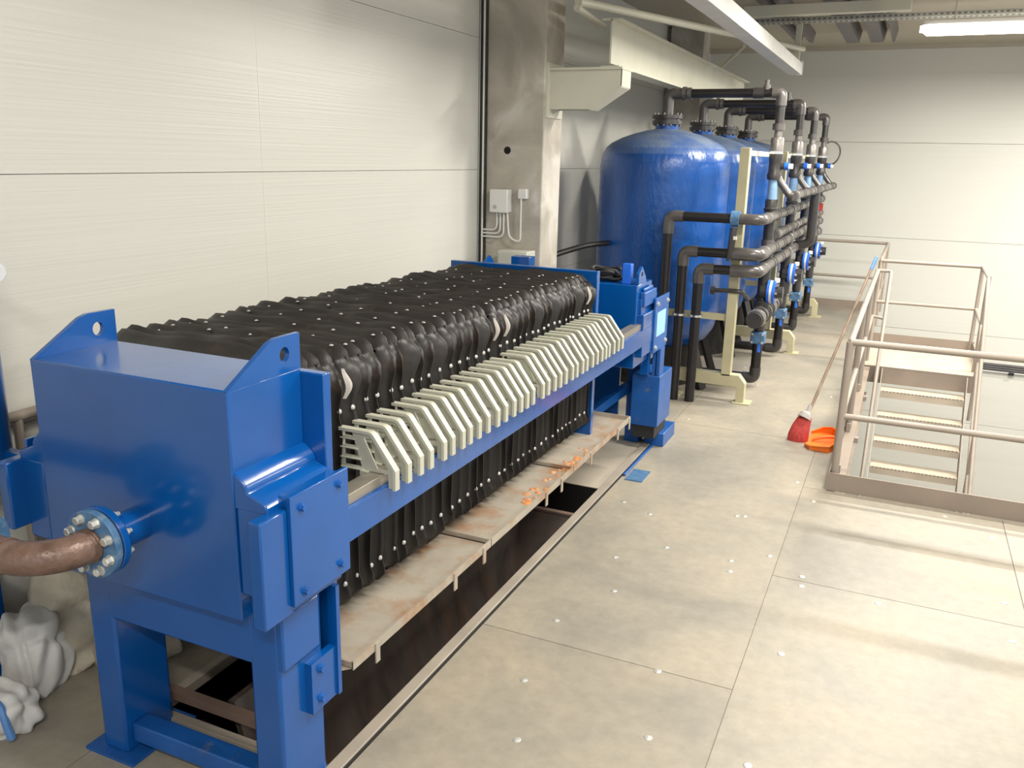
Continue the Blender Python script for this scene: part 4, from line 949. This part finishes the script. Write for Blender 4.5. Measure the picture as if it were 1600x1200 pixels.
for x, yo in ((-0.092, 11.0), (0.92, 11.0)):
    x2 = x; y2 = yo - 2.9; z2 = 1.09 - 2.9 * 1.13
    pth = ([(-0.235, 11.0, 1.09), (-0.092, 11.0, 1.09)] if x < 0 else [(0.925, 11.05, 1.09), (0.92, 11.0, 1.09)]) + [(x2, y2, z2)]
    MB().tube(bend(pth, 0.02), 0.020, 12).obj('handrail', 'rail', stt)
    pth = bend([(-0.235 if x < 0 else 0.925, yo - 0.02, 0.55), (x, yo - 0.05, 0.53), (x2, y2, z2 - 0.55)], 0.02)
    MB().tube(pth, 0.016, 10).obj('middle_handrail', 'rail', stt)
    for d in (0.35, 1.25, 2.15): MB().tube([(x, yo - d, 1.09 - d * 1.13), (x, yo - d, -0.10 - d * 1.13)], 0.018, 10).obj('handrail_post', 'rail', stt)
# brackets on the walkway edge beside the stairs
for k, y in enumerate((6.75, 7.95, 9.5)):
    tag(MB().box((-0.262, y - 0.05, -0.18), (-0.225, y + 0.05, 0.06)).box((-0.225, y - 0.03, -0.12), (-0.15, y + 0.03, -0.07)).obj('edge_bracket', 'rail', bevel=0.003), ['pale edge bracket by the near corner post of the stair opening', 'pale edge bracket midway along the stair opening', 'pale edge bracket under the far part of the stair opening'][k], 'bracket')
wd = thing('wall_trunking', 'dark ribbed trunking strip on the lower far wall right of the stairs', 'trunking', (3, 15.97, -0.9))
MB().box((1.1, 15.95, -0.985), (6, 15.999, -0.86)).obj('cover', 'darkduct', wd)
MB().box((1.1, 15.945, -1.0), (6, 15.999, -0.985)).obj('lower_lip', 'white', wd)
for k in range(3): MB().box((1.1, 15.945, -0.965 + 0.035 * k), (6, 15.951, -0.955 + 0.035 * k)).obj('rib', 'black', wd)
MB().box((1.85, 15.94, -1.03), (1.93, 15.999, -0.985)).obj('clip', 'black', wd)

# ================================================================== BROOM AND DUSTPAN
B0 = Vector((-0.565, 7.47, 0.20)); B1 = Vector((-0.205, 8.30, 1.50))
bm_ = thing('broom', 'red-bristled broom leaning with its worn wooden handle on the guardrail', 'broom', (-0.6, 7.45, 0))
MB().tube([B0, B0.lerp(B1, 0.62), B0.lerp(B1, 0.93)], 0.0125, 12).obj('handle', 'wood', bm_)
MB().tube([B0.lerp(B1, 0.92), B1], 0.0145, 12).obj('handle_grip', 'bluesack', bm_, label='dark blue plastic grip')
hd = MB()
cN = Vector((-0.595, 7.42, 0))
def loop(z, a, b, ox=0, oy=0): return [(cN.x + ox + a * cos(t_), cN.y + oy + b * sin(t_), z) for t_ in [2 * pi * k / 20 for k in range(20)]]
rings = [loop(0.0, 0.085, 0.055, -0.02, -0.05), loop(0.05, 0.085, 0.055, -0.018, -0.045), loop(0.12, 0.075, 0.045, -0.008, -0.02), loop(0.19, 0.058, 0.034, 0.012, 0.02)]
hd.add([p for r in rings for p in r], [(i * 20 + k, i * 20 + (k + 1) % 20, (i + 1) * 20 + (k + 1) % 20, (i + 1) * 20 + k) for i in range(3) for k in range(20)] + [tuple(range(20)), tuple(range(60, 80))])
hd.obj('bristles', 'red', bm_)
MB().tube([(cN.x + 0.008, cN.y + 0.015, 0.185), (cN.x + 0.020, cN.y + 0.030, 0.215), (cN.x + 0.032, cN.y + 0.05, 0.235), (cN.x + 0.045, cN.y + 0.075, 0.29)], [0.060, 0.052, 0.022, 0.016], 16).obj('socket', 'clothlight', bm_)
dp = thing('dustpan', 'orange plastic dustpan lying on the floor next to the broom', 'dustpan', (-0.4, 7.4, 0))
pv = []; seg = 18
# scoop: flat bed with raised curved back and sides
bed = [(-0.545, 7.24), (-0.50, 7.16), (-0.345, 7.14), (-0.305, 7.24), (-0.31, 7.58), (-0.36, 7.68), (-0.44, 7.70), (-0.53, 7.62)]
MB().prism(bed, 2, 0.0, 0.006).obj('bed', 'orange', dp)
rim_pts = [(-0.545, 7.24, 0.02), (-0.50, 7.16, 0.035), (-0.42, 7.14, 0.045), (-0.345, 7.15, 0.05), (-0.31, 7.24, 0.06), (-0.305, 7.42, 0.065), (-0.31, 7.58, 0.065), (-0.36, 7.68, 0.065), (-0.44, 7.70, 0.05), (-0.53, 7.62, 0.02)]
wall_ = MB()
for a, b in zip(rim_pts, rim_pts[1:]):
    wall_.add([(a[0], a[1], 0.003), (b[0], b[1], 0.003), (b[0] + 0.0, b[1], b[2]), (a[0], a[1], a[2]), (a[0] + .006, a[1] + .006, 0.003), (b[0] + .006, b[1] + .006, 0.003), (b[0] + .006, b[1] + .006, b[2]), (a[0] + .006, a[1] + .006, a[2])], [(0, 1, 2, 3), (4, 7, 6, 5), (3, 2, 6, 7)])
wall_.tube([Vector(p) for p in rim_pts], 0.007, 8); wall_.obj('rim', 'orange', dp)
MB().tube(bend([(-0.50, 7.40, 0.02), (-0.42, 7.42, 0.045), (-0.33, 7.44, 0.055)], 0.03), [0.014] * len(bend([(-0.50, 7.40, 0.02), (-0.42, 7.42, 0.045), (-0.33, 7.44, 0.055)], 0.03)), 10).obj('handle', 'orange', dp)
